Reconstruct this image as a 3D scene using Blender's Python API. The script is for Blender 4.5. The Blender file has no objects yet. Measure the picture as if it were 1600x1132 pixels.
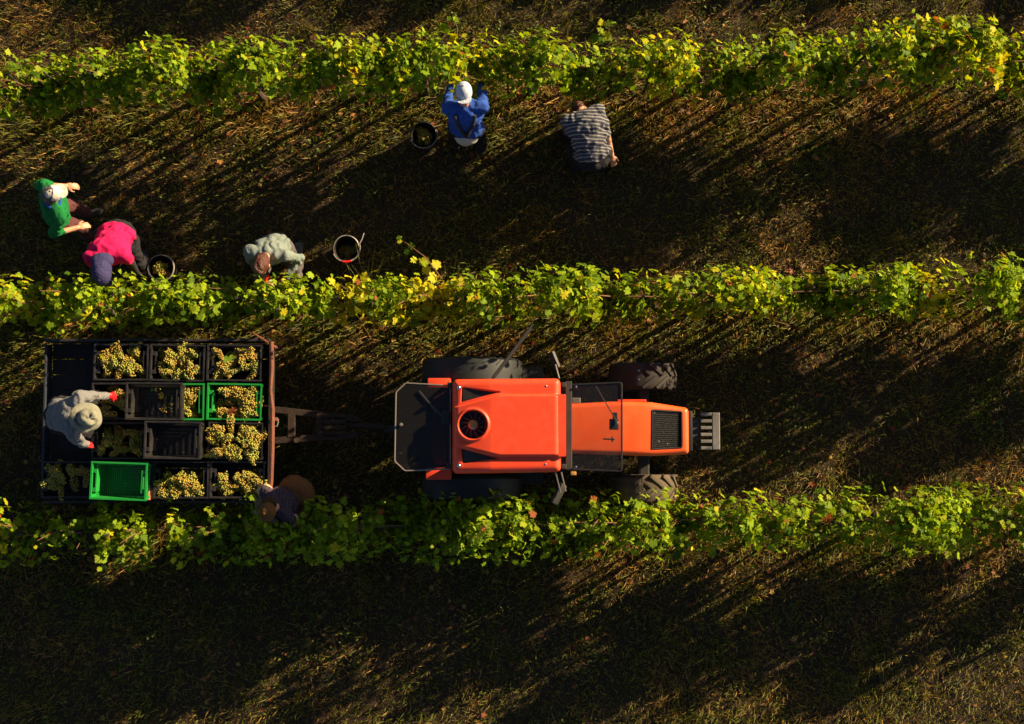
import bpy, bmesh, math, random
import numpy as np
from mathutils import Vector, Matrix, Euler
random.seed(7); RNG = np.random.default_rng(11)
S = bpy.context.scene; COL = S.collection
R = math.radians
# ------------------------------------------------------------------ camera, light, exposure
F, HC, TILT = 2025.0, 15.0, R(4.18)
cam = bpy.data.cameras.new('camera'); co = bpy.data.objects.new('camera', cam); COL.objects.link(co)
cam.sensor_width = 36; cam.lens = 36*F/1600; cam.clip_end = 500; cam.clip_start = .1
co.location = (0, 0, HC); co.rotation_euler = (TILT, 0, 0); S.camera = co
SUN_EL, SUN_AZ = R(17.5), R(30)          # azimuth measured from +X (right) towards +Y (up the picture)
W = bpy.data.worlds.new('World'); S.world = W; W.use_nodes = True
nt = W.node_tree; sky = nt.nodes.new('ShaderNodeTexSky'); sky.sky_type = 'NISHITA'; sky.sun_disc = False
sky.sun_elevation = SUN_EL; sky.sun_rotation = R(90)-SUN_AZ; sky.air_density = .5; sky.dust_density = .6; sky.ozone_density = .5
nt.links.new(sky.outputs[0], nt.nodes['Background'].inputs[0]); nt.nodes['Background'].inputs[1].default_value = .05
sl = bpy.data.lights.new('sun', 'SUN'); sl.energy = 5; sl.angle = R(.5); sl.color = (1, .77, .46)
so = bpy.data.objects.new('sun', sl); COL.objects.link(so); so.location = (6, 4, 8)
sdir = Vector((math.cos(SUN_EL)*math.cos(SUN_AZ), math.cos(SUN_EL)*math.sin(SUN_AZ), math.sin(SUN_EL)))
so.rotation_euler = sdir.to_track_quat('Z', 'Y').to_euler()
S.view_settings.view_transform = 'Standard'; S.view_settings.look = 'None'
S.view_settings.gamma = 1; S.view_settings.use_curve_mapping = False
S.view_settings.exposure = 1.47
S.cycles.max_bounces = 8; S.cycles.transparent_max_bounces = 12

def P(px, py, z=0.):
    """the point at height z that the survey photograph shows at (px, py)"""
    dx, dy = (px-800)/F, -(py-566)/F
    c, s = math.cos(TILT), math.sin(TILT)
    wy, wz = dy*c+s, dy*s-c
    t = (z-HC)/wz
    return Vector((dx*t, wy*t, z))
# ------------------------------------------------------------------ noise
def _h(ix, iy, k):
    n = (ix*374761393 + iy*668265263 + k*974634777) & 0xffffffff
    n = ((n ^ (n >> 13))*1274126177) & 0xffffffff
    return ((n ^ (n >> 16)) & 0xffff)/65535.
def noise(x, y, k=0):
    x = np.asarray(x, float); y = np.asarray(y, float)
    ix = np.floor(x).astype(np.int64); iy = np.floor(y).astype(np.int64)
    u = x-ix; v = y-iy; u = u*u*(3-2*u); v = v*v*(3-2*v)
    return (_h(ix, iy, k)*(1-u)+_h(ix+1, iy, k)*u)*(1-v)+(_h(ix, iy+1, k)*(1-u)+_h(ix+1, iy+1, k)*u)*v
def fbm(x, y, k=0, o=4):
    a, s, t = .5, 0, 0
    for i in range(o):
        s = s+a*noise(x*2**i, y*2**i, k+i); t += a; a *= .55
    return s/t
# ------------------------------------------------------------------ materials
def mat(name, col=(.5, .5, .5), rough=.6, metal=0, var=.25, scale=8, bump=.0, bscale=60, spec=.5, coat=0, dirt=None, dscale=3, damt=.5):
    m = bpy.data.materials.new(name); m.use_nodes = True
    n, l = m.node_tree.nodes, m.node_tree.links; b = n['Principled BSDF']
    tc = n.new('ShaderNodeTexCoord')
    nz = n.new('ShaderNodeTexNoise'); nz.inputs['Scale'].default_value = scale; nz.inputs['Detail'].default_value = 6
    l.new(tc.outputs['Object'], nz.inputs['Vector'])
    mx = n.new('ShaderNodeMix'); mx.data_type = 'RGBA'
    mx.inputs[6].default_value = (*[c*(1-var) for c in col], 1); mx.inputs[7].default_value = (*[min(1, c*(1+var)) for c in col], 1)
    l.new(nz.outputs[0], mx.inputs[0]); out = mx.outputs[2]
    if dirt:
        d = n.new('ShaderNodeTexNoise'); d.inputs['Scale'].default_value = dscale; d.inputs['Detail'].default_value = 9; d.inputs['Roughness'].default_value = .7
        l.new(tc.outputs['Object'], d.inputs['Vector'])
        rp = n.new('ShaderNodeMapRange'); rp.inputs[1].default_value = .45; rp.inputs[2].default_value = .7; rp.inputs[4].default_value = damt
        l.new(d.outputs[0], rp.inputs[0])
        m2 = n.new('ShaderNodeMix'); m2.data_type = 'RGBA'; m2.inputs[7].default_value = (*dirt, 1)
        l.new(rp.outputs[0], m2.inputs[0]); l.new(out, m2.inputs[6]); out = m2.outputs[2]
    l.new(out, b.inputs['Base Color'])
    b.inputs['Roughness'].default_value = rough; b.inputs['Metallic'].default_value = metal
    b.inputs['Specular IOR Level'].default_value = spec; b.inputs['Coat Weight'].default_value = coat
    if bump:
        z = n.new('ShaderNodeTexNoise'); z.inputs['Scale'].default_value = bscale; z.inputs['Detail'].default_value = 6
        l.new(tc.outputs['Object'], z.inputs['Vector'])
        bp = n.new('ShaderNodeBump'); bp.inputs['Strength'].default_value = bump; bp.inputs['Distance'].default_value = .02
        l.new(z.outputs[0], bp.inputs['Height']); l.new(bp.outputs[0], b.inputs['Normal'])
    return m
def attr_mat(name, source, rough=.55, trans=.35, spec=.3):
    """colour from a per-piece attribute ('tint') or from the object's own colour; thin leaf that lets light through"""
    m = bpy.data.materials.new(name); m.use_nodes = True
    n, l = m.node_tree.nodes, m.node_tree.links; b = n['Principled BSDF']; o = n['Material Output']
    if source == 'object':
        a = n.new('ShaderNodeObjectInfo'); c = a.outputs['Color']
    else:
        a = n.new('ShaderNodeAttribute'); a.attribute_name = 'tint'; c = a.outputs['Color']
    tc = n.new('ShaderNodeTexCoord'); nz = n.new('ShaderNodeTexNoise'); nz.inputs['Scale'].default_value = 3.1 if source == 'object' else 25
    l.new(tc.outputs['Object'], nz.inputs['Vector'])
    mr = n.new('ShaderNodeMapRange'); mr.inputs[3].default_value = .7; mr.inputs[4].default_value = 1.3; l.new(nz.outputs[0], mr.inputs[0])
    mu = n.new('ShaderNodeMix'); mu.data_type = 'RGBA'; mu.blend_type = 'MULTIPLY'; mu.inputs[0].default_value = 1
    l.new(c, mu.inputs[6]); l.new(mr.outputs[0], mu.inputs[7]); c = mu.outputs[2]
    l.new(c, b.inputs['Base Color']); b.inputs['Roughness'].default_value = rough; b.inputs['Specular IOR Level'].default_value = spec
    if trans:
        t = n.new('ShaderNodeBsdfTranslucent'); ad = n.new('ShaderNodeMixShader'); ad.inputs[0].default_value = trans
        g = n.new('ShaderNodeMix'); g.data_type = 'RGBA'; g.blend_type = 'MULTIPLY'; g.inputs[0].default_value = 1
        g.inputs[7].default_value = (1.75, 1.6, .45, 1); l.new(c, g.inputs[6]); l.new(g.outputs[2], t.inputs[0])
        l.new(b.outputs[0], ad.inputs[1]); l.new(t.outputs[0], ad.inputs[2]); l.new(ad.outputs[0], o.inputs[0])
    return m
def glass_mat(name, tint, f=.8):
    m = bpy.data.materials.new(name); m.use_nodes = True
    n, l = m.node_tree.nodes, m.node_tree.links; n.remove(n['Principled BSDF'])
    t = n.new('ShaderNodeBsdfTransparent'); t.inputs[0].default_value = (*tint, 1)
    g = n.new('ShaderNodeBsdfGlossy'); g.inputs['Roughness'].default_value = .04
    nz = n.new('ShaderNodeTexNoise'); nz.inputs['Scale'].default_value = 90; nz.inputs['Detail'].default_value = 5
    d = n.new('ShaderNodeBsdfDiffuse'); d.inputs[0].default_value = (.22, .19, .15, 1)
    mr = n.new('ShaderNodeMapRange'); mr.inputs[1].default_value = .35; mr.inputs[2].default_value = .8; mr.inputs[3].default_value = .02; mr.inputs[4].default_value = f
    l.new(nz.outputs[0], mr.inputs[0])
    fr = n.new('ShaderNodeFresnel'); fr.inputs[0].default_value = 1.45
    m1 = n.new('ShaderNodeMixShader'); l.new(fr.outputs[0], m1.inputs[0]); l.new(t.outputs[0], m1.inputs[1]); l.new(g.outputs[0], m1.inputs[2])
    m2 = n.new('ShaderNodeMixShader'); l.new(mr.outputs[0], m2.inputs[0]); l.new(m1.outputs[0], m2.inputs[1]); l.new(d.outputs[0], m2.inputs[2])
    l.new(m2.outputs[0], n['Material Output'].inputs[0]); return m
def stripe_mat(name, a, b, freq, width=.45, axis=0, warp=.5):
    m = mat(name, a, .9, bump=.5, bscale=25); n, l = m.node_tree.nodes, m.node_tree.links
    bs = n['Principled BSDF']; old = bs.inputs['Base Color'].links[0].from_socket
    tc = n.new('ShaderNodeTexCoord'); w = n.new('ShaderNodeTexWave'); w.bands_direction = 'XYZ'[axis]
    w.inputs['Scale'].default_value = freq; w.inputs['Distortion'].default_value = warp; w.inputs['Detail Scale'].default_value = 1.2
    l.new(tc.outputs['Object'], w.inputs['Vector'])
    r = n.new('ShaderNodeMapRange'); r.inputs[1].default_value = 1-width-.06; r.inputs[2].default_value = 1-width+.06; l.new(w.outputs['Fac'], r.inputs[0])
    mx = n.new('ShaderNodeMix'); mx.data_type = 'RGBA'; l.new(r.outputs[0], mx.inputs[0]); l.new(old, mx.inputs[6]); mx.inputs[7].default_value = (*b, 1)
    l.new(mx.outputs[2], bs.inputs['Base Color']); return m
M = {}
M['red'] = mat('orange_red_paint', (.74, .058, .016), .45, var=.06, scale=5, bump=.03, bscale=400, spec=.4, dirt=(.55, .10, .05), dscale=11, damt=.4)
M['hood'] = mat('orange_hood_paint', (.84, .098, .014), .38, var=.06, scale=5, spec=.45, dirt=(.62, .16, .05), dscale=7, damt=.4)
M['black'] = mat('black_plastic', (.010, .010, .011), .45, var=.3)
M['mesh_black'] = mat('black_grille', (.016, .015, .014), .6, bump=.6, bscale=500)
M['vent'] = mat('smoked_vent_glass', (.014, .013, .012), .3, dirt=(.04, .033, .025), damt=.6)
M['iron'] = mat('dark_iron', (.018, .017, .016), .6, dirt=(.06, .04, .025), damt=.5)
M['steel'] = mat('dull_steel', (.34, .31, .27), .45, metal=.7, dirt=(.12, .08, .05), damt=.7)
M['chrome'] = mat('bright_bolt', (.6, .58, .54), .25, metal=1)
M['dustrubber'] = mat('dusty_rubber', (.070, .052, .034), .9, var=.4, scale=14, dirt=(.15, .10, .06), dscale=9, damt=.7, bump=.3)
M['rubber'] = mat('tyre_rubber', (.018, .016, .014), .85, dirt=(.035, .025, .015), damt=.6)
M['redshade'] = mat('shaded_red_paint', (.10, .012, .014), .6, dirt=(.03, .015, .015), damt=.8)  # body red darkened: the shade behind the cab is put into this colour
M['teal'] = mat('dark_fender', (.005, .007, .008), .6, dirt=(.018, .019, .016), dscale=7, damt=.7)
M['rim'] = mat('rim_paint', (.35, .33, .30), .5, dirt=(.1, .07, .04))
M['blade'] = mat('fan_blade_grey', (.20, .185, .165), .7, spec=.2)
M['ochre'] = mat('rusty_hub', (.42, .20, .035), .6, dirt=(.12, .05, .02), dscale=30)
M['rust'] = mat('rusty_iron', (.16, .046, .020), .8, var=.4, scale=14, dirt=(.09, .03, .016), dscale=12, damt=.8, bump=.4)
M['rustshade'] = mat('shaded_rusty_drawbar', (.028, .013, .007), .85, var=.4, scale=10, dirt=(.012, .008, .006), dscale=8, damt=.9, bump=.4)  # rust made darker, shade over the drawbar painted into it
M['bluegrey'] = mat('bluegrey_board', (.016, .022, .036), .7, dirt=(.03, .026, .026))
M['plank'] = mat('bed_plank', (.018, .015, .013), .85, var=.4, scale=12, bump=.4)
M['pink'] = mat('faded_red_post', (.50, .12, .09), .7)
M['crate_black'] = mat('black_crate_plastic', (.012, .0115, .012), .5, dirt=(.055, .045, .04), dscale=8, damt=.6)
M['crate_green'] = mat('green_crate_plastic', (.008, .235, .030), .42, var=.12, dirt=(.05, .20, .05), dscale=9, damt=.4)
M['glass_f'] = glass_mat('front_window_glass', (.80, .82, .82), .10)
M['glass_r'] = glass_mat('rear_window_glass', (.45, .47, .49), .07)
M['glass_s'] = glass_mat('cab_side_glass', (.90, .91, .91), .02)
M['edge'] = mat('glass_edge', (.16, .135, .11), .4)
M['skin'] = mat('skin', (.46, .215, .12), .55, var=.12, scale=12)
M['leaf'] = attr_mat('vine_leaf', 'object', .6, .36, .12); M['leafs'] = attr_mat('vine_foliage', 'attr', .6, .36, .12)
M['grass'] = attr_mat('grass_blades', 'attr', .6, .3, .35)
M['grape'] = attr_mat('grape_skin', 'attr', .38, 0, .35)
M['bark'] = mat('vine_bark', (.055, .036, .022), .95, var=.5, scale=30, bump=.8, bscale=90)
M['cane'] = mat('vine_cane', (.19, .085, .035), .75, var=.3, scale=20)
M['wire'] = mat('trellis_wire', (.05, .06, .035), .6, metal=.3)
M['bucket'] = mat('black_bucket', (.013, .012, .012), .5, dirt=(.05, .04, .03))
M['bucket_rim'] = mat('worn_rim', (.20, .17, .14), .5)
M['whitewire'] = mat('bucket_wire', (.38, .34, .29), .5, metal=.2)
M['redplastic'] = mat('red_plastic', (.72, .022, .016), .4, var=.1)
# ------------------------------------------------------------------ object helpers
BASE = {}
def tag(o, label=None, cat=None, group=None, kind=None):
    if label: o['label'] = label
    if cat: o['category'] = cat
    if group: o['group'] = group
    if kind: o['kind'] = kind
    return o
def empty(name, loc, label, cat, group=None):
    o = bpy.data.objects.new(name, None); COL.objects.link(o); o.location = loc; o.empty_display_size = .1
    BASE[o.name] = Vector(loc); return tag(o, label, cat, group)
def link(name, me, m, parent=None, loc=None, smooth=True):
    """links mesh data given in world coordinates under its parent"""
    o = bpy.data.objects.new(name, me); COL.objects.link(o)
    if m is not None:
        me.materials.clear(); me.materials.append(m)
    off = BASE[parent.name] if parent is not None else (Vector(loc) if loc is not None else Vector((0, 0, 0)))
    me.transform(Matrix.Translation(-off))
    if parent is not None:
        o.parent = parent; BASE[o.name] = off
    else:
        o.location = off; BASE[o.name] = off
    if parent is not None and parent.parent is not None: o.location = (0, 0, 0)
    if smooth: me.polygons.foreach_set('use_smooth', [True]*len(me.polygons))
    return o
def obj(name, bm, m, parent=None, loc=None, smooth=False, sharp=None):
    me = bpy.data.meshes.new(name); bmesh.ops.recalc_face_normals(bm, faces=bm.faces[:]); bm.to_mesh(me); bm.free()
    o = link(name, me, m, parent, loc, smooth)
    if smooth: me.set_sharp_from_angle(angle=R(sharp or 40))
    return o
def npmesh(name, v, f, tint=None):
    me = bpy.data.meshes.new(name); v = np.asarray(v, np.float32); f = np.asarray(f, np.int32)
    k = f.shape[1]; me.vertices.add(len(v)); me.vertices.foreach_set('co', v.ravel())
    me.loops.add(f.size); me.loops.foreach_set('vertex_index', f.ravel())
    me.polygons.add(len(f)); me.polygons.foreach_set('loop_start', np.arange(0, f.size, k, dtype=np.int32))
    me.update(calc_edges=True)
    if tint is not None:
        a = me.attributes.new('tint', 'FLOAT_COLOR', 'POINT')
        c = np.ones((len(v), 4), np.float32); c[:, :3] = tint; a.data.foreach_set('color', c.ravel())
    return me
def add_bm(bm, verts, faces, mtx=None):
    vs = [bm.verts.new(mtx @ Vector(v) if mtx else v) for v in verts]
    for f in faces:
        try: bm.faces.new([vs[i] for i in f])
        except ValueError: pass
    return vs
def box(bm, lo, hi, mtx=None, bev=0):
    (a, b, c), (d, e, f) = lo, hi
    v = [(a, b, c), (d, b, c), (d, e, c), (a, e, c), (a, b, f), (d, b, f), (d, e, f), (a, e, f)]
    vs = add_bm(bm, v, [(0, 3, 2, 1), (4, 5, 6, 7), (0, 1, 5, 4), (1, 2, 6, 5), (2, 3, 7, 6), (3, 0, 4, 7)], mtx)
    if bev:
        es = list({e for x in vs for e in x.link_edges})
        bmesh.ops.bevel(bm, geom=es, offset=bev, segments=2, affect='EDGES', profile=.6)
    return bm
def BX(lo, hi, bev=0, mtx=None): return box(bmesh.new(), lo, hi, mtx, bev)
def tube(bm, pts, rad, n=8, cap=True):
    pts = [Vector(p) for p in pts]; rr = rad if isinstance(rad, (list, tuple)) else [rad]*len(pts)
    rings = []; up = Vector((.13, .21, .97))
    for i, p in enumerate(pts):
        d = (pts[min(i+1, len(pts)-1)]-pts[max(i-1, 0)]).normalized()
        a = d.cross(up)
        if a.length < 1e-3: a = d.cross(Vector((1, 0, 0)))
        a.normalize(); b = d.cross(a)
        rings.append([bm.verts.new(p+(a*math.cos(t)+b*math.sin(t))*rr[i]) for t in [2*math.pi*k/n for k in range(n)]])
    for r0, r1 in zip(rings, rings[1:]):
        for k in range(n): bm.faces.new((r0[k], r0[(k+1) % n], r1[(k+1) % n], r1[k]))
    if cap: bm.faces.new(rings[0][::-1]); bm.faces.new(rings[-1])
    return bm
def TB(pts, rad, n=8): return tube(bmesh.new(), pts, rad, n)
def lathe(bm, prof, mtx, n=24, close=False):
    """profile [(r, z)] turned about the z axis"""
    rings = [[bm.verts.new(mtx @ Vector((r*math.cos(2*math.pi*k/n), r*math.sin(2*math.pi*k/n), z))) for k in range(n)] for r, z in prof]
    pairs = list(zip(rings, rings[1:]))+([(rings[-1], rings[0])] if close else [])
    for r0, r1 in pairs:
        for k in range(n): bm.faces.new((r0[k], r0[(k+1) % n], r1[(k+1) % n], r1[k]))
    return bm
def prism(bm, poly, z0, z1, bev=0):
    n = len(poly); v = [(p[0], p[1], z0) for p in poly]+[(p[0], p[1], z1) for p in poly]
    vs = add_bm(bm, v, [tuple(range(n))[::-1], tuple(range(n, 2*n))]+[(i, (i+1) % n, n+(i+1) % n, n+i) for i in range(n)])
    if bev:
        es = [e for e in {e for x in vs[n:] for e in x.link_edges} if all(q in vs[n:] for q in e.verts)]
        bmesh.ops.bevel(bm, geom=es, offset=bev, segments=2, affect='EDGES')
    return bm
def rounded(poly, r, k=4):
    out = []; n = len(poly)
    for i in range(n):
        p, a, b = Vector(poly[i]), Vector(poly[i-1]), Vector(poly[(i+1) % n])
        u, w = (a-p).normalized(), (b-p).normalized()
        q0, q1 = p+u*r, p+w*r
        for t in range(k+1):
            s = t/k; out.append(tuple(q0*(1-s)**2+p*2*s*(1-s)+q1*s*s))
    return out
def sdpoly(x, y, poly):
    d = np.full(x.shape, 1e9); s = np.ones(x.shape); n = len(poly)
    for i in range(n):
        ax, ay = poly[i]; bx, by = poly[i-1]
        ex, ey = bx-ax, by-ay; wx, wy = x-ax, y-ay
        t = np.clip((wx*ex+wy*ey)/(ex*ex+ey*ey), 0, 1)
        d = np.minimum(d, (wx-ex*t)**2+(wy-ey*t)**2)
        c1, c2, c3 = y >= ay, y < by, ex*wy > ey*wx
        flip = (c1 & c2 & c3) | (~c1 & ~c2 & ~c3); s = np.where(flip, -s, s)
    return s*np.sqrt(d)
def ss(a, b, x):
    t = np.clip((x-a)/(b-a), 0, 1); return t*t*(3-2*t)
def shell(name, outline, zfun, skirt, m, parent, step=.008, margin=.04):
    """a moulded cover: height field inside the outline, its rim turned down as a skirt"""
    xs = [p[0] for p in outline]; ys = [p[1] for p in outline]
    gx = np.arange(min(xs)-margin, max(xs)+margin, step); gy = np.arange(min(ys)-margin, max(ys)+margin, step)
    X, Y = np.meshgrid(gx, gy, indexing='ij'); sd = sdpoly(X, Y, outline)
    e = 1e-4; nx = (sdpoly(X+e, Y, outline)-sd)/e; ny = (sdpoly(X, Y+e, outline)-sd)/e
    o = np.maximum(sd, 0); X2, Y2 = X-nx*o, Y-ny*o
    Z = zfun(X2, Y2, sdpoly(X2, Y2, outline))-np.clip(o/margin, 0, 1)*skirt
    ni, nj = X.shape; idx = np.arange(ni*nj).reshape(ni, nj)
    f = np.stack([idx[:-1, :-1], idx[1:, :-1], idx[1:, 1:], idx[:-1, 1:]], -1).reshape(-1, 4)
    keep = (o.ravel()[f].min(1) < margin*.98)
    me = npmesh(name, np.stack([X2, Y2, Z], -1).reshape(-1, 3), f[keep])
    return link(name, me, m, parent, smooth=True)
def Q(pts, z): return [tuple(P(a, b, z)[:2]) for a, b in pts]
# ------------------------------------------------------------------ ground
def hgt(x, y): return .055*(fbm(x*.9+9, y*.9, 3)-.5)+.05*(fbm(x*5, y*5, 7)-.5)
def ground():
    gx = np.concatenate([[-60, -30, -16, -11], np.arange(-8, 8.01, .05), [11, 16, 30, 60]])
    gy = np.concatenate([[-60, -30, -12, -7], np.arange(-4, 7.01, .05), [10, 16, 30, 60]])
    X, Y = np.meshgrid(gx, gy, indexing='ij'); Z = hgt(X, Y)
    idx = np.arange(X.size).reshape(X.shape)
    f = np.stack([idx[:-1, :-1], idx[1:, :-1], idx[1:, 1:], idx[:-1, 1:]], -1).reshape(-1, 4)
    m = mat('vineyard_soil', (.034, .0165, .0055), .95, var=.5, scale=3, bump=.9, bscale=35, dirt=(.030, .022, .005), dscale=2.5, damt=.8)
    o = link('ground', npmesh('ground', np.stack([X, Y, Z], -1).reshape(-1, 3), f), m); tag(o, kind='structure')
ground()
# rows: two photographed points on the crest of each, crest height 1.35
ZT = 1.35
ROWS = [(P(0, 108, ZT), P(1600, 72, ZT)), (P(0, 470, ZT), P(1600, 440, ZT)), (P(0, 838, ZT), P(1600, 812, ZT))]
ROWS = [(P(0, -300, ZT), P(1600, -335, ZT))]+ROWS
def rowY(i, x):
    a, b = ROWS[i]; return a.y+(b.y-a.y)*(x-a.x)/(b.x-a.x)
BUCKETS = [(662, 211), (251, 419), (541, 388), (897, 198)]
BPOS = [P(x, y, .30) for x, y in BUCKETS]
def grass():
    A = (-7.0, 7.0, -3.6, 6.4); n = 560000
    x = RNG.uniform(A[0], A[1], n); y = RNG.uniform(A[2], A[3], n)
    dens = fbm(x*1.1, y*1.1, 21)*.55+fbm(x*5, y*5, 31)*.45
    near = np.zeros(n)
    for i in range(1, 4):
        d = y-rowY(i, x); near = np.maximum(near, np.exp(-((d+.18)/.35)**2))
    keep = RNG.uniform(0, 1, n) < np.clip((dens-.34)*3.2+near*.2, .46, 1)
    for b in BPOS: keep &= (x-b.x)**2+(y-b.y)**2 > .16**2
    x, y, dens, near = x[keep], y[keep], dens[keep], near[keep]; n = len(x)
    z = hgt(x, y)-.005
    cl = fbm(x*2.3, y*2.3, 41)                      # clumps share colour and lean
    ang = fbm(x*3, y*3, 51)*9+RNG.normal(0, 1.4, n)
    dry = RNG.uniform(0, 1, n) < np.clip((cl-.39)*2.4, .12, .74)
    L = np.clip(RNG.gamma(4, .0165, n), .02, .26)*(1+near*.55)*(.65+.7*dens)
    flat = np.where(dry, RNG.uniform(.4, 1.25, n), RNG.uniform(.15, 1.0, n))   # tilt from upright
    w = RNG.uniform(.0018, .0044, n)*(1+.3*near)
    hx, hy = np.cos(ang), np.sin(ang)
    px, py = -hy*w, hx*w
    def at(s, t):
        c = np.sin(flat*(.6+.5*s))*L*s
        return np.stack([x+hx*c+px*t, y+hy*c+py*t, z+np.cos(np.minimum(flat*(.6+.55*s), 1.52))*L*s+.004*s], -1)
    V = np.stack([at(0, 1), at(0, -1), at(.55, .8), at(.55, -.8), at(1., 0)], 1).reshape(-1, 3)
    b = np.arange(n)[:, None]*5
    Fc = np.concatenate([b+[0, 1, 3], b+[0, 3, 2], b+[2, 3, 4]])
    u = RNG.uniform(0, 1, n)[:, None]
    g = np.array([.045, .058, .006])*(1-u)+np.array([.24, .24, .020])*u**1.3
    s = np.array([.09, .040, .009])*(1-u)+np.array([.54, .31, .060])*u**1.5
    c = np.where(dry[:, None], s, g)*RNG.uniform(.7, 1.2, n)[:, None]
    o = link('grass', npmesh('grass', V, Fc, np.repeat(c, 5, 0)), M['grass']); tag(o, kind='stuff')
    # clover and other small broad weeds in patches, fallen leaves
    def scatter(name, n, size, cols, dfun, zoff, tilt, outline):
        x = RNG.uniform(A[0], A[1], n*4); y = RNG.uniform(A[2], A[3], n*4)
        k = RNG.uniform(0, 1, n*4) < dfun(x, y)
        for b in BPOS: k &= (x-b.x)**2+(y-b.y)**2 > .17**2
        x, y = x[k][:n], y[k][:n]; n = len(x)
        s = RNG.uniform(*size, n); a = RNG.uniform(0, 6.28, n); tx, ty = RNG.normal(0, tilt, n), RNG.normal(0, tilt, n)
        ou = np.array(outline); m = len(ou)
        lx = (ou[None, :, 0]*np.cos(a)[:, None]-ou[None, :, 1]*np.sin(a)[:, None])*s[:, None]
        ly = (ou[None, :, 0]*np.sin(a)[:, None]+ou[None, :, 1]*np.cos(a)[:, None])*s[:, None]
        lz = lx*tx[:, None]+ly*ty[:, None]+(ou[None, :, 2]*s[:, None])
        V = np.stack([x[:, None]+lx, y[:, None]+ly, (hgt(x, y)+RNG.uniform(*zoff, n))[:, None]+lz], -1).reshape(-1, 3)
        b = (np.arange(n)*m)[:, None]
        Fc = np.concatenate([b+[0, i, i+1] for i in range(1, m-1)]+[b+[0, m-1, 1]])
        ci = RNG.integers(0, len(cols), n); c = np.array(cols)[ci]*RNG.uniform(.7, 1.25, n)[:, None]
        o = link(name, npmesh(name, V, Fc, np.repeat(c, m, 0)), M['grass']); tag(o, kind='stuff')
    hexa = [(0, 0, .0)]+[(math.cos(t)*(.55 if i % 2 else .36), math.sin(t)*(.30 if i % 3 else .46), .08*(-1)**i) for i, t in enumerate(np.linspace(0, 2*math.pi, 7)[:-1])]
    scatter('low_weeds', 26000, (.015, .042), [(.05, .09, .007), (.10, .14, .010), (.08, .09, .009)], lambda x, y: np.clip((fbm(x*2.2, y*2.2, 71)-.55)*6, .02, 1), (.015, .07), .8, hexa)
    star = [(0, 0, 0.)]+[(math.cos(t)*(.5 if i % 2 else .3), math.sin(t)*(.5 if i % 2 else .28), RNG.uniform(-.12, .16)) for i, t in enumerate(np.linspace(0, 2*math.pi, 11)[:-1])]
    def dl(x, y):
        q = np.zeros(len(x))
        for i in range(1, 4): q = np.maximum(q, np.exp(-((y-rowY(i, x)+.1)/.5)**2))
        return .15+.85*q
    scatter('fallen_leaves', 2600, (.03, .085), [(.20, .07, .02), (.30, .12, .03), (.13, .05, .02), (.34, .2, .04), (.25, .06, .02)], dl, (.012, .05), .3, star)
grass()
# ------------------------------------------------------------------ vines
HALF = [(.20, -.10), (.40, -.02), (.33, .16), (.56, .26), (.60, .46), (.40, .48), (.42, .70), (.22, .74), (.12, .90)]
def leaf_geo(seed):
    r = random.Random(seed)
    right = [(x*r.uniform(.9, 1.1), y+r.uniform(-.03, .03)) for x, y in HALF]; left = [(-x*r.uniform(.9, 1.1), y+r.uniform(-.03, .03)) for x, y in HALF]
    pts = [(0, .04)]+right+[(0, 1.)]+left[::-1]
    v = [(0, .40, 0)]
    for x, y in pts: v.append((x, y, .30*abs(x)-.45*max(0, y-.4)**2-.75*x*x+r.uniform(-.09, .09)))
    n = len(pts); f = [(0, i+1, (i+1) % n+1) for i in range(n)]
    return np.array(v), np.array(f)
LEAFG = [leaf_geo(i) for i in range(5)]
LEAFM = []
for v, f in LEAFG:
    me = npmesh('leaf', v, f); me.materials.append(M['leaf']); me.polygons.foreach_set('use_smooth', [True]*len(f)); LEAFM.append(me)
YSPOT = [(2, 545, 28, .95), (2, 672, 45, 1.), (1, 540, 25, .5), (1, 745, 50, .4), (1, 1585, 45, .5), (2, 1470, 30, .7), (2, 1180, 50, .35), (1, 1060, 90, .35), (2, 30, 40, .4), (1, 1480, 80, .35), (3, 20, 30, .4)]
def leaf_colour(row, px, z):
    y = .015 if row == 3 else .05
    for r_, c, w, a in YSPOT:
        if r_ == row: y = max(y, .88*a*math.exp(-((px-c)/w)**2))
    u = random.random(); g = random.random()
    green = Vector((.050, .105, .006)).lerp(Vector((.25, .36, .012)), g)
    if u < y: green = green.lerp(Vector((.54, .47, .018)), random.uniform(.5, 1))
    elif u < y+.22: green = green.lerp(Vector((.34, .37, .014)), random.uniform(.2, .8))
    elif u > .985: green = Vector((.26, .08, .02))
    return green
def leaf_frame(nrm, tipdir):
    n = nrm.normalized(); t = tipdir-n*tipdir.dot(n)
    if t.length < 1e-3: t = Vector((1, 0, 0)).cross(n)
    t.normalize(); x = t.cross(n)
    return Matrix((x, t, n)).transposed()
HELPER = P(440, 784, 1.2)
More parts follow.
